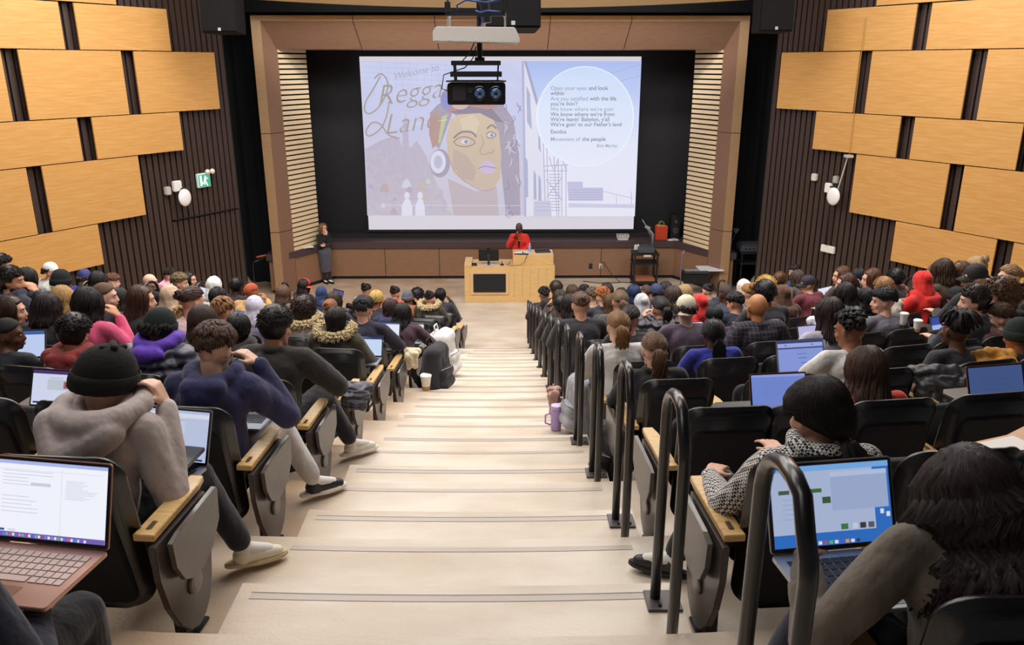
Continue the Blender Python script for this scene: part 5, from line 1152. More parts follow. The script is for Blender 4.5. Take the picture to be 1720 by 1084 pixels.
laptop(86, 862, 0, 'rose-gold laptop with split white document window and icon dock', 'eef0fa', [(0, .955, 1, 1, 'a8b4e6'), (0, 0, 1, .065, '6f5fae')] + dock + [(.61, .07, .613, .93, 'c5c8d8')] + textlines(.08, .55, .66, .88, 5, 'c3c6d8', 2) + textlines(.08, .5, .30, .55, 5, 'c3c6d8', 3) + [(.34, .70, .52, .74, 'c9ccdc'), (.04, .09, .12, .12, '3a4aa0'), (.15, .09, .22, .12, 'd6d8e4')] + textlines(.66, .96, .55, .80, 12, 'cfd2e0', 4) + [(0, .90, 1, .905, 'd0d2e2')], bezel='17151a', body='c79a86', keyc='dcc3ba', yaw=-.10, w=.40, em=1.0, open_=108)
laptop(288, 742, 1, 'space-grey laptop with notch, open on the tablet of the grey hoodie', 'ccd6ee', [(0, .95, 1, 1, 'b8c4e4'), (.44, .955, .56, 1, '17171a'), (.0, .86, 1, .94, 'dfe5f4'), (.2, .80, .78, .815, 'a8b0cc'), (.68, .0, 1, .86, 'c2cce8'), (.72, .02, .96, .06, '2a3a6a'), (.2, .66, .4, .67, '9aa4c4')], yaw=-.12, w=.40, em=.85, dy=-.1, lift=-.10)
laptop(97, 658, 2, 'laptop with purple banner and small picture behind the black beanie', 'd5dcf4', [(0, .9, 1, 1, '4a2a6a'), (.3, .45, .85, .75, 'c3c9d6'), (.62, .5, .74, .7, 'a05a6a'), (.72, .5, .78, .62, '4a8a6a'), (.04, .05, .2, .1, '2a2a4a'), (.35, .78, .6, .80, 'aab2cc')], em=.9, w=.36)
laptop(418, 664, 2, 'bright white laptop screen in front of the navy hoodie', 'f6f8ff', [(0, .9, 1, 1, '3a4a7a')], em=1.0, dy=-.1)
laptop(646, 562, 6, 'large white laptop screen in front of the navy sweater', 'e6eaf8', [(0, .94, 1, 1, '5a6ab0')], w=.38)
laptop(616, 583, 5, 'tablet-like laptop with dark toolbar beside the olive parka', 'c6d8f4', [(0, .84, 1, 1, '1f2d55')] + textlines(.1, .9, .88, .96, 3, '8a9ac8', 4), bezel='101014', w=.34)
laptop(694, 556, None, 'pale blue laptop screen by the mauve sweater', 'dfe6f6', (), w=.30)
laptop(748, 514, None, 'small lit screen on the lap near the front left aisle seat', 'cfd9f6', (), w=.28)
laptop(140, 545, None, 'laptop with purple video on screen', '7a72a8', [(.3, .2, .7, .8, 'b7a8d8'), (.1, .6, .3, .9, '9a92c8')], w=.36)
laptop(54, 542, None, 'silver laptop with dark blue code on screen', '223a66', textlines(.1, .9, .1, .9, 9, '5a86c8', 6), bezel='aab0b8', w=.33)
laptop(39, 582, None, 'laptop with pale blue page by the cropped black hair', 'bccdf2', [(0, .85, 1, 1, '3a5a9a')], w=.36, yaw=.35)
laptop(256, 542, None, 'slanted laptop screen behind the dark green beanie', 'c3d2f2', (), w=.33, yaw=.5)
laptop(344, 496, None, 'laptop with white page beside the front side rail', 'dfe4f4', [(.5, 0, .55, 1, '3a3a44'), (.55, .2, 1, .9, '4a6a9a')], w=.36)
laptop(567, 497, None, 'dark violet laptop screen in the front left rows', '4c4a86', [(0, .92, 1, 1, '2a2a44')], w=.36)
laptop(402, 533, None, 'small blue lit screen next to the lavender headscarf', '6a8fd0', (), w=.28)
laptop(1345, 605, None, 'silver laptop with blue-tinted browser page in the right block', '8295d6', [(0, .93, 1, 1, '2c3c78'), (0, .74, 1, .79, '4a4a80'), (.0, .80, 1, .92, '98a8e0'), (.42, .56, .62, .58, '5a66a8'), (.44, .42, .62, .44, '4a5698'), (.5, .26, .62, .28, '4a5698'), (.15, .85, .2, .88, '3a4688'), (.75, .85, .79, .88, '3a4688')], body='7c7f88', w=.40, bezel='7c7f88')
laptop(1308, 664, None, 'copper-edged laptop beside the ponytail in houndstooth', '6f86cc', [(0, .93, 1, 1, '8a9ad8'), (0, 0, 1, .06, '4a5aa0')] + textlines(.2, .8, .3, .8, 7, '5f74bc', 5), body='c58a78', w=.36)
laptop(1674, 657, None, 'copper-edged laptop with dim blue page at the right edge', '44598c', textlines(.25, .8, .35, .75, 6, '36497c', 8), body='c58a78', w=.40, em=.8)
laptop(1397, 867, 0, 'laptop with blue desktop, browser and floating window', '2f6fc4', [(.0, .16, .86, .93, 'aebcdc'), (0, .93, 1, 1, '78aee8'), (.5, .42, .98, .90, '9fb0d6'), (.5, .84, .98, .90, 'b8c6e6'), (.06, .66, .15, .71, '4a5a4a'), (.30, .66, .42, .71, '3f6e3a'), (.42, .52, .49, .60, '3a5a34'), (.56, .18, .62, .25, '3a7a4a'), (.66, .18, .70, .25, 'c8d4e8'), (.72, .18, .77, .25, '3a3a3e'), (.79, .18, .84, .25, '5a5a62'), (.9, .34, .93, .40, 'dfe8f8'), (.95, .30, .98, .36, 'dfe8f8')] + textlines(.08, .3, .3, .6, 5, '94a4c8', 9) + [(.22 + .045 * i, .02, .25 + .045 * i, .06, c) for i, c in enumerate(['e8eef8', 'd05a4a', '5fa0e8', 'e8e8ea', 'c04a6a', '4ac07a', 'e8e8ea', '5a5ae0', 'e0a04a', 'e8e8ea', '3a3a44'])], body='a4a6ac', keyc='1d2130', w=.41, em=.85, yaw=.08, dy=-.12)
laptop(1160, 557, None, 'laptop with plain lilac page by the cream cap', 'd9dcf4', (), w=.33)
laptop(1018, 522, None, 'laptop with half white, half dark screen in the right block', '2a3c66', [(0, 0, .3, 1, 'e2e8f6')], w=.36)
laptop(1388, 497, None, 'laptop with white document and dark sketch by the maroon sweater', 'e2e6f4', [(.45, .3, .5, .7, '3a3a44'), (.52, .4, .55, .6, '3a3a44')], w=.38)
laptop(1500, 488, None, 'tablet with a white picture near the scarlet hoodie', 'e4e6ec', [(.2, .2, .5, .7, '4a5a5a'), (.5, .2, .7, .4, '6a7a7a')], w=.30)
laptop(1572, 479, None, 'vivid blue laptop screen behind the scarlet hoodie', '2a2ab4', [(.2, .3, .6, .7, '5a6ae0')], w=.36)
laptop(1362, 563, None, 'lilac lit screen beside the empty seats in the right block', 'b9b4e0', (), w=.32)
laptop(1128, 527, None, 'small dark screen with blue picture behind the charcoal puffer', '26304e', [(.5, .2, .9, .8, '4a6ab8')], w=.28)
laptop(1580, 545, None, 'blue lit screen beside the tied-up dreadlocks', 'a4b4ee', [(0, .5, .5, 1, '3a4a9a')], w=.30)
# ================================================================ AUDIENCE
P_ = {
 'a': seated(.11, ('lap', 'lap'), 0, -.22), 'b': seated(.17, ('lap', 'lap'), .12, -.42), 'c': seated(.14, ('lap', 'chin'), -.1, -.15),
 'd': seated(.05, ('rest', 'rest'), 0, -.05), 'e': seated(.12, ('chin', 'lap'), .15, -.2), 'L': seated(.11, ('lap', 'rest'), 1.0, -.1),
 'R': seated(.11, ('rest', 'lap'), -1.0, -.1), 'h': seated(.13, ('lap', 'out'), -.45, -.25), 'g': seated(.13, ('out', 'lap'), .45, -.25),
 'f': seated(.10, ('lap', 'phone'), -.25, -.35), 'k': seated(.09, ('rest', 'rest'), .1, -.1, legs='x')}
def place(u, v, k, J, name_label, group='audience seated in the raked rows', smin=1.06, smax=1.26, rz_extra=0.0):
    best = None; d = ray(u, v)
    for kk in (range(0, 13) if k is None else [k]):
        target = YC - (E(kk) + .36 + J['head'].y); t = 0.3
        while t < 40:
            p = d * t; 
            if math.hypot(p.x, YC - p.y) <= target: break
            t += .01
        s = (p.z + H - ZR(kk)) / J['head'].z
        x_ = p.x; pen = abs(s - 1.145) + (.2 if -1.25 < p.x < .80 else 0) + (.10 if any(q == kk and abs(px_ - x_) < .42 for q, px_, _y, _s in PEOPLE) else 0)
        if best is None or pen < best[2]: best = (s, kk, pen)
    s, kk, _ = best; smin = smin - .04; s = max(smin, min(smax, s)); pos = atz(u, v, ZR(kk) + s * J['head'].z)
    rz = 0.0; hx, hy = J['head'].x * s, J['head'].y * s
    for _ in range(4):
        x = pos.x - (hx * math.cos(rz) - hy * math.sin(rz)); y = pos.y - (hx * math.sin(rz) + hy * math.cos(rz))
        rz = math.atan2(x, YC - y)
    root = thing('person', name_label, 'person', (x, y, ZR(kk)), rz + rz_extra, group); root.scale = (s, s, s)
    side = abs(x) > side_x(y) - .1
    PEOPLE.append((kk, x, y, side)); return root, kk
BLK, DBR, BRN, LBR, AUB, BLD = '120e0d', '2a1b14', '4a3122', '7a5536', '8a4c24', 'b08a55'
A = [  # u, v, row, pose, skin, hair, hair colour, top, top colour, label, options
(361,588,2,'N2','p','short','4b3225','hoodie','2a2a55','person in navy hoodie with tousled brown hair resting cheek on hand',dict(near=1,dense=1.6,pants='c9c6c6',shoe='1d2026',seed=5)),
(464,551,3,'N3','t','curly','1c1513','jacket','26211f','person in loose black jacket with short black curls, legs out in the aisle',dict(near=1,pants='23222c',shoe='e4ddd2',seed=6)),
(565,540,5,'a','d','braids',BLK,'fur','3d3a2c','person in olive parka with pale fur collar and black braids',dict(near=1,hlen=.13)),
(611,521,6,'N5','l','short','17151a','sweater','1b1b33','person in navy quarter-zip sweater with smooth black hair',dict(near=1,dense=1.6,seed=8)),
(271,553,3,'h','t','curly','2a1c14','puffer','4a4a58','person in dark green beanie with purple hood over grey puffer',dict(hat='beanie',hatcol='14201f',near=1,hood='5d35b0')),
(125,562,3,'b','t','curlyup','17110f','hoodie','8c2e2c','person in brick red hoodie with black tousled hair bent over a phone',dict(near=1)),
(15,563,3,'R','d','crop',BLK,'sweater','15151f','person with cropped black hair in black top turned towards a laptop',{}),
(22,523,None,'R','l','long','3a2419','sweater','17171c','person with long brown hair in black top beside blue laptop screen',{}),
(81,520,None,'a','m','long','241b1b','sweater','1d1a20','person with long dark hair in front of the blonde one',{}),
(108,503,None,'a','p','long','b08b55','sweater','2a2226','person with long dark-blonde hair with highlights',{}),
(151,512,None,'c','t','bob','1a1415','sweater','d4527a','person in bright pink top with messy black hair',{}),
(177,499,None,'R','p','crop','5b4433','sweater','33333a','person with very short fair-brown hair behind the pink top',{}),
(203,503,None,'a','l','long','221a18','sweater','3a3034','person with long dark hair beside the one in pink',{}),
(240,505,None,'R','l','long','4a3024','sweater','252226','person with very long straight chestnut hair',dict(hlen=.32)),
(288,499,None,'c','t','none',BLK,'sweater','cbb8a8','person in beige headscarf and light top',dict(hat='hijab',hatcol='c4a98f')),
(324,508,None,'h','l','claw','3a231b','sweater','e8c8cc','person in pale pink top with dark brown curls and a hair clip',{}),
(366,501,None,'a','d','locs','16161c','sweater','5a3a44','person with short black and blue locs',dict(hlen=.09)),
(429,517,None,'a','t','none',BLK,'sweater','8f8aa6','person in pale lavender headscarf',dict(hat='hijab',hatcol='c9c6da')),
(423,492,None,'c','m','crop','a3482a','jacket','c39a63','person with cropped reddish hair and tan collar',{}),
(477,495,None,'a','l','bob','5a4032','sweater','6a5850','person with shoulder-length brown hair in taupe top near the front left',{}),
(342,541,4,'a','l','long','3d2f2a','sweater','6f665c','person with long straight ash-brown hair held by a clip',dict(near=0,dense=1.4)),
(375,525,None,'e','l','short','8a6039','sweater','44404a','person with short sandy brown hair behind the ash-brown one',{}),
(401,554,4,'a','d','locs','17151a','hoodie','201d22','person with black shoulder-length twists',dict(hlen=.10)),
(305,538,5,'a','p','short','b8935e','collar','dcd8d2','person with fair hair and white shirt behind the green beanie',{}),
(512,523,None,'a','k','afro','2a1817','fur','d8d0c6','person with a large dark afro and white fur collar',dict(near=1)),
(512,481,None,'a','m','bob','1a1416','sweater','332a30','person in bright red baseball cap',dict(hat='cap',hatcol='e0392a',hatrz=-1.4)),
(541,494,None,'a','d','none',BLK,'sweater','1c2f5c','person in royal blue headscarf in a front row',dict(hat='hijab',hatcol='1c315f')),
(561,508,None,'a','m','long','2a1f18','sweater','2a2a33','person with dark hair with golden streaks in front of an open laptop',{}),
(555,521,None,'a','l','claw','8a5436','sweater','8fa0b8','person with pinned-up copper hair',{}),
(616,489,None,'a','t','bun','1a1413','sweater','e6e2de','person in white top with a low black bun in the first row',{}),
(632,504,None,'a','m','locs','c2a25c','sweater','26222a','person with chin-length blonde twisted locs',dict(hlen=.06)),
(657,518,8,'c','l','long','3a2922','hoodie','20244e','person in navy hoodie with long brown hair near the white laptop',dict(hlen=.12)),
(664,494,None,'a','l','bun','2a1b17','sweater','b5402e','person in rust red top with a dark bun',{}),
(685,501,None,'c','m','none',BLK,'jacket','8c5a34','person in grey knit beanie and brown leather jacket',dict(hat='beanie',hatcol='5b5d66')),
(677,528,7,'h','t','long','171213','sweater','4b3440','person in mauve sweater with long straight black hair at the aisle',dict(hlen=.2)),
(701,499,None,'a','k','afro','141011','sweater','2c2a30','person with a rounded black afro near the aisle',{}),
(722,503,None,'a','l','bun','1d1516','fur','3a3426','person with dark bun and yellowish fur collar near the aisle',{}),
(740,497,None,'c','k','braids','17131c','jacket','2b2833','person in dark coat with thick black braids at the front left aisle seat',dict(hlen=.08)),
(5,448,None,'R','t','curly','1a1412','sweater','202028','person with dark curls in profile at the left picture edge',{}),
(20,473,None,'N1s','t','curly','16110f','hoodie','1c2238','bearded person in navy hoodie with a hand on the chin',dict(beard=1)),
(49,469,None,'a','l','bob','1a1516','sweater','19181c','person with round black hair behind the left side rail',{}),
(87,456,None,'R','l','short','3a2a22','sweater','e8e6e6','person in white top with a backward white cap by the wood panels',dict(hat='capback',hatcol='f0eeec')),
(104,474,None,'a','m','none',BLK,'sweater','1b1b22','person in round black knit cap by the side rail',dict(hat='beanie',hatcol='101418')),
(143,468,None,'L','l','short','3a2c28','sweater','2b36a0','person in blue cap and blue jacket',dict(hat='cap',hatcol='2c3474')),
(167,473,None,'a','m','bob','1f1a18','sweater','202024','person with bushy dark hair beside the blue cap',{}),
(190,474,8,'h','p','short','6a4530','collar','e2dedb','person with wavy auburn hair and pale collar',{}),
(253,474,None,'R','p','none',BLK,'sweater','17171c','bald person with dark glasses in black sweater',dict(glasses=1)),
(288,464,None,'R','p','short','1c1414','hoodie','e0a6bd','person with short black hair and light pink hood',{}),
(303,476,None,'R','l','short','6a5a3a','sweater','35402c','person with olive-toned fair hair behind the side rail',{}),
(319,470,None,'R','l','bob','19130f','sweater','2a3350','person with black bob writing on paper near the dark slats',{}),
(361,481,None,'a','l','none',BLK,'sweater','e9e7e4','person in white cap and white top near the slats',dict(hat='hijab',hatcol='e4e4e6')),
(398,482,None,'a','k','curly','141011','sweater','1a1a20','person with dark hair framed by a side rail hoop',{}),
# ---- right block
(914,496,None,'a','m','short','19131a','sweater','2a2630','person with short black hair first by the right aisle rails',{}),
(934,487,None,'a','l','curly','2f221d','sweater','2a2528','person with wavy dark brown hair in the first row by the desk',{}),
(940,502,None,'e','t','bob','33241d','sweater','2d272a','person with brown bob leaning towards the aisle rails',{}),
(961,492,None,'a','l','bob','4a3626','sweater','3a3640','person with light brown bob in a front row',{}),
(981,494,None,'a','d','short','1a1518','sweater','2c2830','person with round black hair next to the light brown bob',{}),
(995,499,None,'a','l','short','5a4c40','sweater','a8a29c','person with ash grey-brown short hair',{}),
(1012,500,None,'a','p','short','9a5a2c','collar','2a2c36','person with short ginger hair',{}),
(1019,488,None,'a','l','long','30242a','sweater','3a3238','person with long dark hair behind the ginger one',{}),
(1043,497,None,'a','l','bob','231d1c','sweater','22222a','person with small dark bob facing the cart',{}),
(1064,494,None,'a','m','bob','16284e','sweater','22222c','person with blue-dyed bob',{}),
(1085,491,None,'a','m','crop','4a3a38','sweater','383038','person with cropped brown hair next to the blue bob',{}),
(1102,493,None,'a','l','short','1b1820','sweater','3b3f50','person in navy baseball cap worn backward',dict(hat='capback',hatcol='28345e')),
(1117,488,None,'a','l','bob','1e1a1c','sweater','26242a','person with dark bob beside the navy cap',{}),
(1130,499,None,'a','l','long','3f2f29','sweater','352e30','person with long layered brown hair before the steel cart',{}),
(1149,494,None,'a','p','long','a58a60','sweater','c5b9a4','person with long ash blonde hair by the cart',{}),
(942,515,None,'e','d','curly','1c1416','sweater','2a2228','person with dark curls just behind the aisle rails',{}),
(958,515,None,'a','l','long','241b1b','sweater','2e2a30','person with long dark hair partly hidden by the clipped-up hair',{}),
(975,514,None,'a','l','claw','5a4130','sweater','2c2a30','person in dark grey sweatshirt with brown hair in a claw clip',{}),
(1027,511,None,'a','l','long','5c4229','sweater','44403c','person with caramel brown hair beside a laptop',{}),
(1041,508,None,'a','l','pony','6a5138','sweater','5a5450','person with light brown half-up hair before the white hood',{}),
(1077,511,8,'a','l','none',BLK,'sweater','b9bcc8','person wearing a pale grey hood up',dict(hat='hood',hatcol='c2c2c8')),
(1108,520,None,'e','l','pony','191517','puffer','35323c','person in charcoal puffer jacket with tied black hair',dict(near=1,hlen=.12)),
(1152,521,None,'h','p','short','3a2a20','sweater','5a4a5c','person in cream cap worn backward',dict(hat='capback',hatcol='d2c9b2')),
(1058,537,5,'h','l','pony','151214','sweater','2a2730','person with black ponytail held by a yellow tie',dict(hlen=.2,near=1)),
(1038,551,4,'a','p','pony','8a6338','sweater','cfcbc8','person in light grey jacket with honey brown ponytail beside the rails',dict(near=1,dense=1.3,hlen=.16)),
(1098,590,3,'a','p','pony','6b4a33','collar','141318','person in black top with brown ponytail and dark scrunchie',dict(near=1,dense=1.5,hlen=.2)),
(1174,513,None,'a','m','none',BLK,'sweater','c22a2a','person wearing a bright red hood up behind the cream cap',dict(hat='hood',hatcol='cf2f2c')),
(1188,490,None,'a','l','bun','221c20','sweater','3a3e50','person with dark hair and white headband by the mixer case',{}),
(1218,495,None,'a','d','crop','3c3230','sweater','35404e','person with close-cropped dark grey hair',{}),
(1234,510,7,'g','l','short','151316','sweater','20283a','person with glossy black bowl-cut hair in navy top',dict(dense=1.3)),
(1199,533,6,'a','k','braids','15151a','sweater','4a3550','person with black cornrow braids',dict(hlen=.06)),
(1197,561,4,'a','d','braidpony','121116','sweater','2a2f9a','person in royal blue top with long gathered black braids',dict(near=1,hlen=.22)),
(1271,517,5,'d','o','none',BLK,'blazer','2b2730','bald person in dark plaid blazer with glasses',dict(near=1,glasses=1,bodyw=1)),
(1247,485,None,'a','p','none',BLK,'sweater','c9c3c0','person in white fluffy hat by the right pillar',dict(hat='hood',hatcol='ded6d2')),
(1256,494,8,'a','p','bun','9a6f3c','sweater','8a7a70','person with golden brown bun below the white hat',{}),
(1286,485,None,'a','l','afro','c09a4e','sweater','4a4238','person with big curly golden hair',{}),
(1284,495,None,'a','m','curly','16121a','sweater','25242c','person with black hair in front of the golden curls',{}),
(1312,498,None,'a','m','none',BLK,'hoodie','523526','person wearing a brown hood up',dict(hat='hood',hatcol='5a3a2a')),
(1309,472,None,'R','t','curly','5a3c26','sweater','6f6a66','person with curly brown hair next to the slatted wall',{}),
(1334,457,None,'L','l','short','201814','sweater','2c4270','person in blue shirt bending sideways by the slatted wall',{}),
(1338,468,None,'a','l','long','4a3a34','sweater','55504c','person with brown hair in front of the blue shirt',{}),
(1356,478,None,'L','l','none',BLK,'sweater','6d2a3a','person in maroon sweater and dark cap',dict(hat='cap',hatcol='23222c')),
(1393,529,None,'a','l','long','2c1e1c','sweater','b7b3c4','person with long dark brown hair and pale lilac coat',dict(hlen=.24)),
(1412,464,None,'L','l','long','5a3826','sweater','4a3a38','person with brown hair in profile beside the right slats',{}),
(1419,478,None,'L','l','long','4b2a22','sweater','4a4a40','person with long reddish brown hair by the right side rail',{}),
(1417,496,None,'g','m','bob','1c1718','puffer','2e3230','person in dark green puffer with black hair holding a pen',{}),
(1440,466,None,'a','l','bob','17141a','sweater','6f6a58','person with small black head of hair by the slats',{}),
(1462,470,None,'L','l','long','5a3524','sweater','cfc8c2','person with long auburn hair and white hood behind',{}),
(1483,487,None,'a','p','curly','a3784a','sweater','ded4c0','person in cream top with sandy curls',{}),
(1483,507,None,'L','l','short','121013','tee','77727e','person in grey raglan top with thick black hair',dict(near=1,dense=1.4)),
(1452,503,6,'a','l','long','17131a','sweater','1f1d22','person with long black hair beside the grey raglan top',{}),
(1503,469,None,'a','d','curly','15131a','sweater','22222a','person with black curls before the right slats',{}),
(1547,477,None,'f','m','none',BLK,'hoodie','d0241f','person in bright scarlet hoodie with hood up',dict(hat='hood',hatcol='d3261f')),
(1568,459,None,'a','t','crop','7a5238','sweater','3a3a60','person with cropped light brown hair beside a blue screen',{}),
(1581,456,6,'a','m','bob','3a2a1c','sweater','504030','person with short dark brown hair by the lowest wood panel',{}),
(1609,460,None,'L','l','long','5a3a22','sweater','3a2e28','person with auburn shoulder-length hair by the lowest wood panel',{}),
(1638,452,None,'a','p','bun','b0916a','sweater','e0b8c8','person with small blonde bun and pink top',{}),
(1636,467,None,'L','l','none',BLK,'jacket','16161a','person in black cap and black jacket',dict(hat='cap',hatcol='17161a')),
(1694,468,None,'L','p','pony','8a6a46','sweater','8b8680','person with blonde ponytail at the right side rail',{}),
(1605,500,6,'a','l','none',BLK,'sweater','8a7a66','person in dark grey slouch beanie',dict(hat='beanie',hatcol='24242a')),
(1634,507,None,'L','l','curly','2a2120','sweater','2a2c34','person with dark curls and glasses in front of the brown afro',{}),
(1679,500,None,'L','l','afro','5a3e2a','sweater','26303c','person with a big brown curly afro',{}),
(1677,535,4,'N14','p','short','4a3322','hoodie','6a4a44','person in dusty brown hoodie with brown mop hair in profile',dict(near=1,dense=1.5)),
(1714,497,5,'a','m','bob','1c1a20','sweater','1d2028','person with black hair at the right edge beside the afro',{}),
(1605,556,3,'d','d','locsup','17110f','tee','2b2a30','person in dark grey T-shirt with dreadlocks tied up',dict(near=1)),
(1427,556,None,'g','m','knots','19120f','tee','dedbd8','person in white T-shirt with twisted knots and hoop earring',dict(near=1)),
(1453,622,2,'a','l','long','4e3828','tee','d0402a','person in orange-red top with long brown hair',dict(near=1,dense=1.7,hlen=.19)),
(1710,565,3,'a','m','none',BLK,'sweater','2c2024','person in dark green beanie at the right edge',dict(hat='beanie',hatcol='10201e',near=1)),
]
P_['N2'] = seated(.10, ('lap', 'ear'), -.12, -.30, hroll=.06, legs='x'); P_['N3'] = seated(.14, ('lap', 'out'), -.30, -.28, legs='x', tw=-.08)
P_['N5'] = seated(.15, ('lap', 'out'), -.15, -.22); P_['N1s'] = seated(.10, ('rest', 'chin'), -1.0, -.1); P_['N14'] = seated(.10, ('lap', 'lap'), .95, -.1)
HOODMESH = {}
for i, (u_, v_, k_, pose, sk, hr, hc, tk, tc_, lab, op) in enumerate(A):
    J = P_[pose]; root, kk = place(u_, v_, k_, J, lab)
    near = bool(op.get('near'))
    person(root, J, sk, hr, hc, tk, tc_, pants=op.get('pants', ['1d1f2b', '26262c', '2f3648', '1a1a1e'][i % 4]), shoe=op.get('shoe', ['20202a', 'd8d4cc', '2a2624'][i % 3]),
           hat=op.get('hat'), hatcol=op.get('hatcol'), hats=1.12 if hr in ('bob', 'long') else 1.0, hatrz=op.get('hatrz', 0.0), near=near, seed=op.get('seed', i % 5 + 1), hlen=op.get('hlen', .16), dense=op.get('dense', 1.0 if near else .7), key=(pose, near))
    if near or op.get('glasses') or pose in 'LRN1sN14': eyes(root, J, glasses='1a1a1e' if op.get('glasses') else None)
    if op.get('hood'):
        def hd(J=J):
            mb = MB(); n = J['neck']; pts = [n + V(math.cos(a) * .11, -math.sin(a) * .105 + .01, .085 - .03 * max(0, math.sin(a))) for a in [PI * (-.15 + 1.3 * q / 9) for q in range(10)]]
            for p, q in zip(pts, pts[1:]): mb.cap(p, q, .048, .048)
            mb.ell(n + V(0, -.14, .03), (.12, .06, .06)); return remeshed(mb, 'hood', mat(op['hood'], .8, kind='cloth'), .01, 3, .008, 10, 3)
        link('hood', hd(), root)
    if op.get('beard'):
        mb = MB(); mb.ell((0, .055, -.085), (.045, .045, .035)); mb.cap((-.06, .02, -.06), (-.03, .06, -.085), .02, .022); mb.cap((.06, .02, -.06), (.03, .06, -.085), .02, .022)
        o = link('beard', remeshed(mb, 'beard', mat('1a1310', .9, bump=(200, .003)), .008, 2, .004, 40), root); o.matrix_local = headM(J)
# ---- the two largest figures, modelled for their own poses
# grey hoodie and black beanie, right hand at the cheek
J = seated(.16, ('lap', 'ear'), -.42, -.30, hroll=.10, legs='x')
J['elr'] = V(.27, J['neck'].y - .03, .58); J['wrr'] = V(.185, J['neck'].y + .13, .90); J['hdr'] = (V(-.35, -.05, .9), V(-.55, -.1, -.45), .95)
root, _ = place(172, 640, 1, J, 'person in light grey hoodie and black beanie, hand raised to cheek', rz_extra=-.12)
person(root, J, 'p', 'crop', '3a2c26', 'hoodie', 'b7a9a6', pants='1a1b26', shoe='e2d8c6', hat='beaniepoint', hatcol='0b0c0d', hats=1.17, near=True, key='grey', sole='c8b890', hatz=.0, seed=3)
eyes(root, J)
mb = MB(); n = J['neck']
for q in range(12):
    a = PI * (-.22 + 1.44 * q / 11); c = n + V(math.cos(a) * .15, -math.sin(a) * .15 + .0, .055 - .02 * max(0, math.sin(a))); a2 = PI * (-.22 + 1.44 * (q + 1) / 11); c2 = n + V(math.cos(a2) * .15, -math.sin(a2) * .15, .055 - .02 * max(0, math.sin(a2)))
    mb.cap(c, c2, .045 + .012 * max(0, math.sin(a)), .045 + .012 * max(0, math.sin(a2)))
mb.cap(n + V(-.13, -.12, .01), n + V(-.04, -.21, -.09), .075, .07); mb.cap(n + V(-.03, -.20, -.08), n + V(.11, -.13, .0), .07, .065); mb.cap(n + V(-.06, -.2, -.1), n + V(.02, -.2, -.15), .06, .05)
h = link('hood', remeshed(mb, 'hood', mat('b7a9a6', .85, kind='cloth'), .009, 5, .008, 5, 5), root)
# houndstooth wool jacket, low black ponytail
J = seated(-.08, ('out', 'lap'), .35, -.28, legs='y')
J['ell'] = V(-.28, .05, .60); J['wrl'] = V(-.26, .30, .60)
root, _ = place(1370, 697, 1, J, 'person in black and white houndstooth jacket with low black ponytail', smin=1.1, smax=1.3)
person(root, J, 'l', 'lowpony', '1a1213', 'scarf', 'x', pants='1a1a20', shoe='1a1a1e', sole='1c1c1e', near=True, dense=2.2, hlen=.24, key='hound', tmat=mat('d8d4d0', .85, kind='hound', c2='121216'), seed=9)
for c in root.children:
    if c.name.startswith('hair'): c.matrix_local = headM(J) @ Matrix.Diagonal((1.10, 1.06, 1.08, 1))
eyes(root, J)
# olive ribbed sweater at the nearest laptop, wavy dark hair
J = seated(.12, ('lap', 'lap'), .45, -.50, legs='y')
J['neck'].z -= .05; J['head'].z -= .09
J['wrl'] = V(-.30, .36, .665); J['hdl'] = (V(.35, 1, -.05), V(0, -.1, -1), .35); J['wrr'] = V(.02, .37, .67); J['hdr'] = (V(-.9, .45, -.02), V(0, -.1, -1), .5)
J['ell'] = V(-.38, J['neck'].y - .02, .60); J['elr'] = V(.28, J['neck'].y + .02, .62)
root, _ = place(1618, 852, 0, J, 'person in olive grey ribbed sweater with wavy dark hair typing', smin=1.08, smax=1.3)
person(root, J, 'l', 'wavy', '2b1c1a', 'sweater', '6a6055', pants='232433', near=True, dense=2.8, hlen=.22, key='olive', seed=12)
for c in root.children:
    if c.name.startswith('hair'): c.matrix_local = headM(J) @ Matrix.Diagonal((1.16, 1.14, 1.12, 1))
# bottom-left corner: only a dark sleeve and trouser leg reach into the picture
J = seated(.02, ('lap', 'lap'), 0, -.2)
J['wrr'] = V(.14, .26, .60); J['elr'] = V(.30, .0, .58)
root, _ = place(-170, 862, 0, J, 'person in dark navy fleece cut off by the lower left corner', smin=1.06)
person(root, J, 'l', 'short', '2a1d18', 'sweater', '12162a', pants='15171f', near=True, key='corner')
# ================================================================ SEATS FOR EVERYONE, EMPTY ONES BETWEEN
def vis(x, y, z):
    c, s = math.cos(YAW), math.sin(YAW); X = x * c - y * s; Y = x * s + y * c; Z = z - H
    dep = Y * math.cos(PITCH) - Z * math.sin(PITCH); up = Y * math.sin(PITCH) + Z * math.cos(PITCH)
    if dep < .25: return False
    u, v = 860 + FPX * X / dep, 542 - FPX * up / dep; m = FPX * .35 / dep
    return -m < u < 1720 + m and v < 1084 + FPX * .1 / dep
ROWN = ['thirteenth', 'twelfth', 'eleventh', 'tenth', 'ninth', 'eighth', 'seventh', 'sixth', 'fifth', 'fourth', 'third', 'second', 'front']
TABLETS = set()
SEATN = ['aisle seat', 'second seat', 'third seat', 'fourth seat', 'fifth seat', 'sixth seat', 'seventh seat', 'eighth seat', 'ninth seat', 'tenth seat', 'eleventh seat', 'twelfth seat', 'thirteenth seat', 'fourteenth seat', 'fifteenth seat', 'sixteenth seat', 'seventeenth seat', 'eighteenth seat']
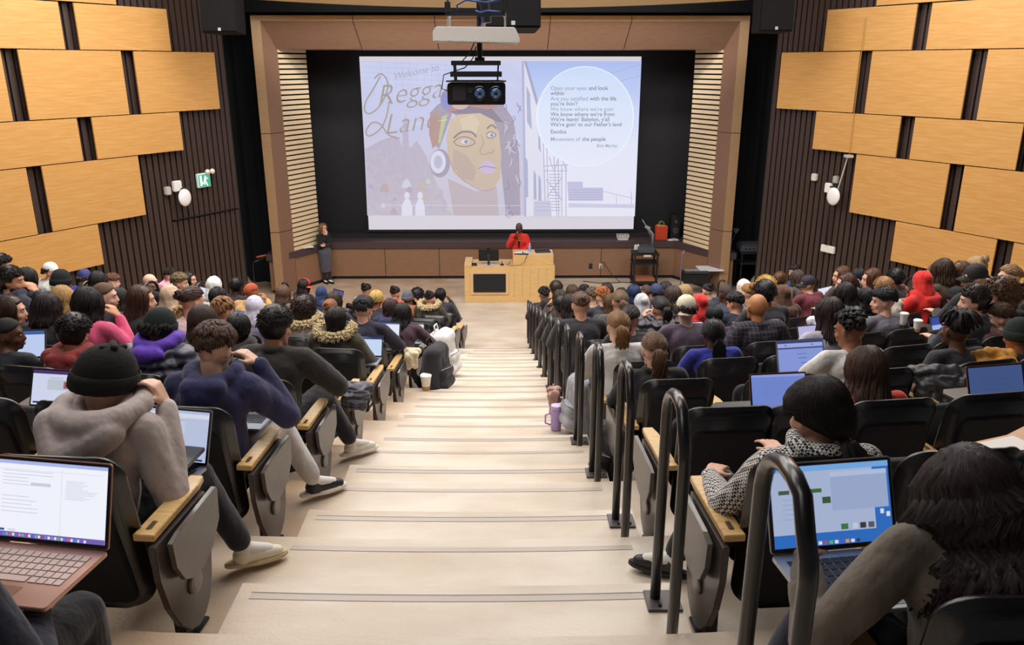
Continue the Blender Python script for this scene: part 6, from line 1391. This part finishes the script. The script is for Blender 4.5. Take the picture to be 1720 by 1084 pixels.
for k in range(-1, 13):
    rad = YC - E(k) - .33
    for side in (-1, 1):
        ppl = sorted(abs(rad * math.asin(max(-1, min(1, x / rad)))) for kk, x, y, sd in PEOPLE if kk == k and not sd and x * side > 0)
        xa = abs(XL(E(k) + .35)) + SP / 2 if side < 0 else XR(E(k) + .35) + SP / 2
        s0 = rad * math.asin(xa / rad)
        # limit: inner edge of the side aisle
        ys = polar(rad, 5.0)
        for _ in range(10): xe = side_x(ys) - 1.0 + (.15 if side > 0 else 0); ys = polar(rad, min(xe, rad * .98))
        s1 = rad * math.asin(min(.97, xe / rad))
        pos = [(s0, any(abs(p - s0) < .33 for p in ppl))]
        for p in ppl:
            if p - pos[-1][0] < .33: continue
            gap = p - pos[-1][0]; n = max(1, round(gap / SP)); a = pos[-1][0]
            for q in range(1, n): pos.append((a + gap * q / n, False))
            pos.append((p, True))
        while pos[-1][0] + SP < s1: pos.append((pos[-1][0] + SP, False))
        for i, (sv, occ) in enumerate(pos):
            x = side * rad * math.sin(sv / rad); y = polar(rad, x)
            if not vis(x, y, ZR(k) + .9): continue
            blk = 'left' if side < 0 else 'right'
            lab = f"{'occupied' if occ else 'empty'} black auditorium chair, {ROWN[k] if k >= 0 else 'topmost'} row of the {blk} block, {SEATN[min(i, 17)]} from the centre aisle" if i else f"{'occupied' if occ else 'empty'} black auditorium chair on the centre aisle, {ROWN[k] if k >= 0 else 'topmost'} row, {blk} block"
            c = make_chair(k, x, lab, up=not occ, end=('R' if side < 0 else 'L') if i == 0 else None, arms='LR' if (i == 0 and side < 0) or i == len(pos) - 1 else 'L', tablet=any(kk == k and not sd and abs(lx - x) < .3 for kk, lx, sd in LAPS), group='black auditorium chairs in the raked rows')
            if k == 0 and side > 0 and i == 0: c.scale.z = .93; c.location.x += .07
    sides = sorted([(x, y) for kk, x, y, sd in PEOPLE if kk == k and sd])
    for i, (x, y) in enumerate(sides):
        if not vis(x, y, ZR(k) + .9): continue
        make_chair(k, x, f"occupied black chair in the {'left' if x < 0 else 'right'} side block, {ROWN[k] if k >= 0 else 'topmost'} row, number {i + 1} from the left", group='black auditorium chairs in the raked rows')
if __import__('os').environ.get('DBGP'): print('CLOSE', [(A[i][0], A[i][1], A[j][0], A[j][1], PEOPLE[i][0], round(abs(PEOPLE[i][1] - PEOPLE[j][1]), 2)) for i in range(len(A)) for j in range(i) if PEOPLE[i][0] == PEOPLE[j][0] and abs(PEOPLE[i][1] - PEOPLE[j][1]) < .33], 'X', file=open('/tmp/rows.txt', 'w'))
# ================================================================ THE TWO STANDING PEOPLE
def standing(**o):
    J = dict(pel=V(0, 0, .93), waist=V(0, 0, 1.08), chest=V(0, .0, 1.25), neck=V(0, -.005, 1.425), head=V(0, .03, 1.585), hyaw=0, hpitch=-.15, hroll=0)
    for s, k in ((-1, 'l'), (1, 'r')):
        J['sh' + k] = V(s * .165, 0, 1.37); J['el' + k] = V(s * .22, -.02, 1.10); J['wr' + k] = V(s * .20, .10, .88); J['hd' + k] = (V(0, .2, -1), V(-s, 0, 0), .4)
        J['hip' + k] = V(s * .085, 0, .90); J['kn' + k] = V(s * .09, .02, .49); J['an' + k] = V(s * .09, -.01, .085); J['to' + k] = V(s * .10, .13, .03)
    J.update(o); return J
J = standing(hpitch=-.30, elr=V(.27, .03, 1.12), wrr=V(.14, .17, 1.33), hdr=(V(-.45, .1, .75), V(-.5, .2, -.3), 1.0), ell=V(-.25, .03, 1.12), wrl=V(-.12, .26, 1.06), hdl=(V(.3, 1, -.25), V(0, -.1, -1), .3))
pz = aty(872, 383, 20.42); sc = pz.z / 1.585
t = thing('person', 'speaker in bright red suit and glasses holding a microphone behind the desk', 'person', (pz.x, 20.42, 0), PI - .05); t.scale = (sc,) * 3
person(t, J, 'd', 'crop', '5a504c', 'blazer', 'x', pants='cf2416', shoe='1a1a1e', near=True, key='speaker', tmat=mat('d8281a', .7, kind='cloth')); eyes(t, J, glasses='101014', lips='6a2a30')
mb = MB(); mb.cap((0, .095, 1.33), (0, .122, 1.22), .035, .035); mb.cap((0, .122, 1.22), (0, .135, 1.10), .035, .012); link('undershirt', remeshed(mb, 'undershirt', mat('0d0d10', .8), .009, 4), t)
for s in (-1, 1):
    mb = MB(); mb.prism([(s * .05, 1.40), (s * .09, 1.33), (s * .085, 1.27), (s * .015, 1.10), (s * .03, 1.22)][::s], 0, .010, 'y'); me = mb.mesh('lapel', mat('d8281a', .7, kind='cloth'), bevel=.003)
    for v in me.vertices: v.co.y += .128 + (1.40 - v.co.z) * .10 - v.co.x ** 2 * 3
    link('lapel', me, t)
mb = MB()
for r, z, c in ((.055, 1.375, .12), (.065, 1.35, .135), (.07, 1.32, .150)): mb.tube([(r * math.sin(a), c - .05 + .05 * math.cos(a) , z - .03 * math.cos(a)) for a in [-1.4 + 2.8 * q / 10 for q in range(11)]], .007, 6)
link('necklace', mb.mesh('necklace', mat('d9a93a', .3, metal=.8), smooth=True), t)
R_ = Matrix.Rotation(PI - .05, 3, 'Z'); w = V(pz.x, 20.42, 0)
def pt(v): return w + R_ @ (v * sc)
t = thing('microphone', 'black handheld microphone raised to the mouth of the speaker in red', 'microphone'); mb = MB(); a, b = pt(V(.115, .215, 1.37)), pt(V(.04, .175, 1.50)); mb.tube([a, a.lerp(b, .85)], .016, 10); link('handle', mb.mesh('handle', BLACK, smooth=True), t); mb = MB(); mb.ell(b, (.028, .028, .03)); link('mesh_head', mb.mesh('mesh_head', mat('8c8c94', .4, metal=.6), smooth=True), t)
# woman leaning on the stage front
pw = atz(553, 474, 0.0); py = pw.y - .05; ph = aty(543, 383, py); sc = ph.z / 1.585
J = standing(hpitch=-.05, hyaw=.0, elr=V(.17, .10, 1.12), wrr=V(.03, .17, 1.40), hdr=(V(-.15, .0, .9), V(-.2, -.5, 0), .9), ell=V(-.20, .04, 1.10), wrl=V(.10, .19, 1.13), hdl=(V(.8, .2, .1), V(0, -1, 0), .7), ankl=0)
J['anl'] = V(-.03, .12, .085); J['knl'] = V(-.07, .08, .49); J['tol'] = V(-.02, .27, .03); J['anr'] = V(.07, .02, .085); J['tor'] = V(.10, .16, .03)
t = thing('person', 'person in black sweater and grey midi skirt leaning against the stage corner', 'person', (ph.x - .02, py, 0), -2.25); t.scale = (sc,) * 3
person(t, J, 'p', 'long', '8a623c', 'sweater', '131316', pants='1c1a1e', shoe='0c0c0e', near=True, key='woman', hlen=.13, dense=1.3, sole='101012'); eyes(t, J, glasses='1a1614')
mb = MB(); mb.cap((-.04, 0, 1.02), (.04, 0, 1.02), .125, .125); mb.cap((-.05, .01, .90), (.05, .01, .90), .15, .15); mb.cap((-.05, .03, .90), (-.03, .07, .36), .14, .10); mb.cap((.05, .02, .90), (.06, .03, .36), .14, .10)
me = remeshed(mb, 'skirt', mat('50505c', .85, kind='cloth'), .012, 5, .006, 9)
for v in me.vertices: v.co.z = max(v.co.z, .33)
link('skirt', me, t)
# ================================================================ BAGS, COATS, CUPS
def backpack(loc, rz, col, label, s=1.0, strap='17171b', tilt=0.0):
    t = thing('backpack', label, 'backpack', loc, rz); t.scale = (s,) * 3
    mb = MB(); mb.cap((-.09, 0, .10), (.09, 0, .10), .095, .095); mb.cap((-.09, 0, .10), (-.08, 0, .36), .095, .08); mb.cap((.09, 0, .10), (.08, 0, .36), .095, .08); mb.cap((-.07, 0, .38), (.07, 0, .38), .085, .085); mb.ell((0, 0, .24), (.15, .095, .22))
    me = remeshed(mb, 'pack_body', mat(col, .75, kind='cloth'), .012, 4, .008, 9); 
    for v in me.vertices: v.co.z = max(v.co.z, .002)
    link('pack_body', me, t)
    mb = MB(); mb.cap((-.06, -.09, .12), (.06, -.09, .12), .06, .06); mb.cap((-.06, -.09, .22), (.06, -.09, .22), .05, .05); me = remeshed(mb, 'front_pocket', mat(col, .75, kind='cloth'), .012, 3); p = link('front_pocket', me, t)
    mb = MB(); mb.tube([(-.11, -.10, .265), (0, -.145, .27), (.11, -.10, .265)], .004, 6); link('zipper', mb.mesh('zipper', mat('8a8a90', .4)), p)
    for s_ in (-1, 1): mb = MB(); mb.tube([(s_ * .07, .07, .42), (s_ * .10, .16, .34), (s_ * .11, .17, .20), (s_ * .10, .09, .07)], .014, 8, flat=2.0); link('shoulder_strap', mb.mesh('shoulder_strap', mat(strap, .8), smooth=True), t)
    mb = MB(); mb.tube([(-.04, .06, .45), (-.03, .07, .50), (.03, .07, .50), (.04, .06, .45)], .008, 6); link('top_handle', mb.mesh('top_handle', mat(strap, .8), smooth=True), t); return t
zs = lambda y, half=0: None
def floor_z(x, y, aisle=True):
    r = YC - math.hypot(x, YC - y); k = int((r - 1.42) // PR); z = ZR(k) if k < 12 else 0.0
    if aisle and (r - 1.42) - k * PR < .52: z += RISE / 2
    return z
backpack((-.84, 9.50, floor_z(-.84, 9.5)), 1.2, '1f2028', 'black backpack with looped strap standing on the left edge of the aisle', 1.45)
backpack((-.84, 10.75, floor_z(-.84, 10.75)), 1.3, 'dad8d8', 'white backpack leaning on the row end behind the black backpack', 1.6, 'd8d6d6')
backpack((.72, 6.75, floor_z(.72, 6.75)), -1.3, '9a9ba6', 'grey backpack standing beside the handrail posts', 1.25, '8a8b96')
backpack((.80, 5.35, floor_z(.80, 5.35)), -1.0, '131318', 'black bag slumped at the foot of the handrails', 1.0)
t = thing('travel_mug', 'lavender travel mug standing in front of the grey backpack', 'mug', (.50, 6.85, floor_z(.5, 6.85))); mb = MB(); mb.lathe([(.045, 0), (.05, .02), (.052, .20), (.045, .22)], n=18); link('mug', mb.mesh('mug', mat('b39ad2', .4), smooth=True), t); mb = MB(); mb.lathe([(.05, .215), (.05, .25), (.02, .26)], n=18); link('lid', mb.mesh('lid', mat('c3b0dc', .4)), t); mb = MB(); mb.tube([(-.05, 0, .05), (-.10, 0, .07), (-.10, 0, .15), (-.05, 0, .17)], .009, 8); link('handle', mb.mesh('handle', mat('b39ad2', .4), smooth=True), t)
def cup(loc, label, col='ece8e4', s=1.0, sleeve='b98a58'):
    t = thing('paper_cup', label, 'cup', loc); t.scale = (s,) * 3; mb = MB(); mb.lathe([(.028, 0), (.042, .11), (.043, .115)], n=20); c = link('cup', mb.mesh('cup', mat(col, .5), smooth=False), t)
    mb = MB(); mb.lathe([(.0305, .002), (.0345, .035)], n=20); link('coffee_band', mb.mesh('coffee_band', mat(sleeve, .6)), t); mb = MB(); mb.lathe([(.046, .112), (.046, .122), (.038, .13), (.02, .132)], n=20); link('lid', mb.mesh('lid', mat('f2f0ee', .4)), t)
c_ = atz(716, 655, floor_z(-.85, 9.2)); cup((c_.x, c_.y, floor_z(c_.x, c_.y)), 'white takeaway cup standing on the step below the black backpack', s=1.6)
for u_, v_, kk, l in ((1518, 536, 4, 'white paper cup on a writing tablet beside the grey raglan top'), (1541, 548, 4, 'tan-sleeved paper cup on an armrest near the dreadlocks')):
    p = atz(u_, v_, ZR(kk) + .72); cup((p.x, p.y, ZR(kk) + .66), l, s=1.0, sleeve='c9a070' if kk == 4 and u_ > 1530 else 'dedad4')
def coat(u, v, k, col, label, kind='puffer', seed=1, w=.2, dz=.9, y=.0, hang=.30, sc=1.0):
    p = atz(u, v, ZR(k) + dz); rn = random.Random(seed); mb = MB()
    mb.cap((-w, 0, 0), (w, 0, 0), .07, .07); mb.cap((-w * .8, -.08, -.05), (w * .7, -.09, -.04), .06, .07); mb.cap((-w * .9, -.1, -.08), (-w * .7, -.12, -hang), .055, .045); mb.cap((w * .5, -.1, -.08), (w * .6, -.13, -hang * .9), .06, .05); mb.cap((-.05, -.1, -.07), (0, -.13, -hang * .8), .07, .06)
    me = remeshed(mb, 'coat', mat(col, .5 if kind == 'puffer' else .85, kind=kind), .011, 4, .02, 11, seed); o = link('coat', me); o.location = p; o.scale = (sc,) * 3; tag(o, label, 'coat'); return o
coat(1592, 628, 3, '3a3a3e', 'dark grey puffer coat draped over the chair in front of the copper laptop', seed=2, w=.24)
coat(600, 652, 3, '4d4d58', 'grey quilted coat sleeve hanging out over the aisle armrest', seed=3, w=.10, dz=.64, hang=.16, sc=.75)
coat(1662, 600, 3, 'c8892a', 'mustard yellow jacket over the seat by the dusty brown hoodie', 'cloth', 4, .14)
coat(1697, 627, 3, '6a6ab0', 'blue-violet patterned scarf by the right edge beanie', 'cloth', 5, .10, .66, sc=.6)
coat(693, 590, 6, 'd8c8a8', 'cream canvas tote hanging at the aisle seat by the mauve sweater', 'cloth', 6, .10, .72, sc=.6)
coat(1395, 540, 5, 'd4d2de', 'pale lilac coat lying across the lap behind the lit lilac screen', 'cloth', 7, .22, .62)
coat(930, 655, 5, 'b08a80', 'rosy brown sweater sleeve dangling beside the lavender mug', 'cloth', 8, .05, .45, hang=.35, sc=.6)
t = thing('umbrella', 'small folded red umbrella lying on the step beside the handrails', 'umbrella', (.30, 8.35, floor_z(.3, 8.35)), .1); mb = MB(); mb.tube([(-.18, 0, .02), (.1, 0, .025), (.2, 0, .02)], [.010, .022, .006], 8); link('canopy', mb.mesh('canopy', mat('c4302a', .6), smooth=True), t); mb = MB(); mb.tube([(-.26, 0, .02), (-.17, 0, .02)], .008, 6); link('handle', mb.mesh('handle', mat('d0402a', .5)), t)
t = thing('folder', 'open tan folder on the writing tablet at the right edge', 'folder', tuple(atz(1703, 757, ZR(1) + .68)), .35); mb = MB(); mb.box((0, 0, .004), (.30, .24, .006)); mb.box((.16, .0, .02), (.16, .24, .004), Matrix.Rotation(-.25, 3, 'Y')); link('cover', mb.mesh('cover', mat('d9ad88', .6)), t); mb = MB(); mb.box((0, 0, .009), (.26, .2, .004)); link('sheets', mb.mesh('sheets', mat('efe9e4', .7)), t)
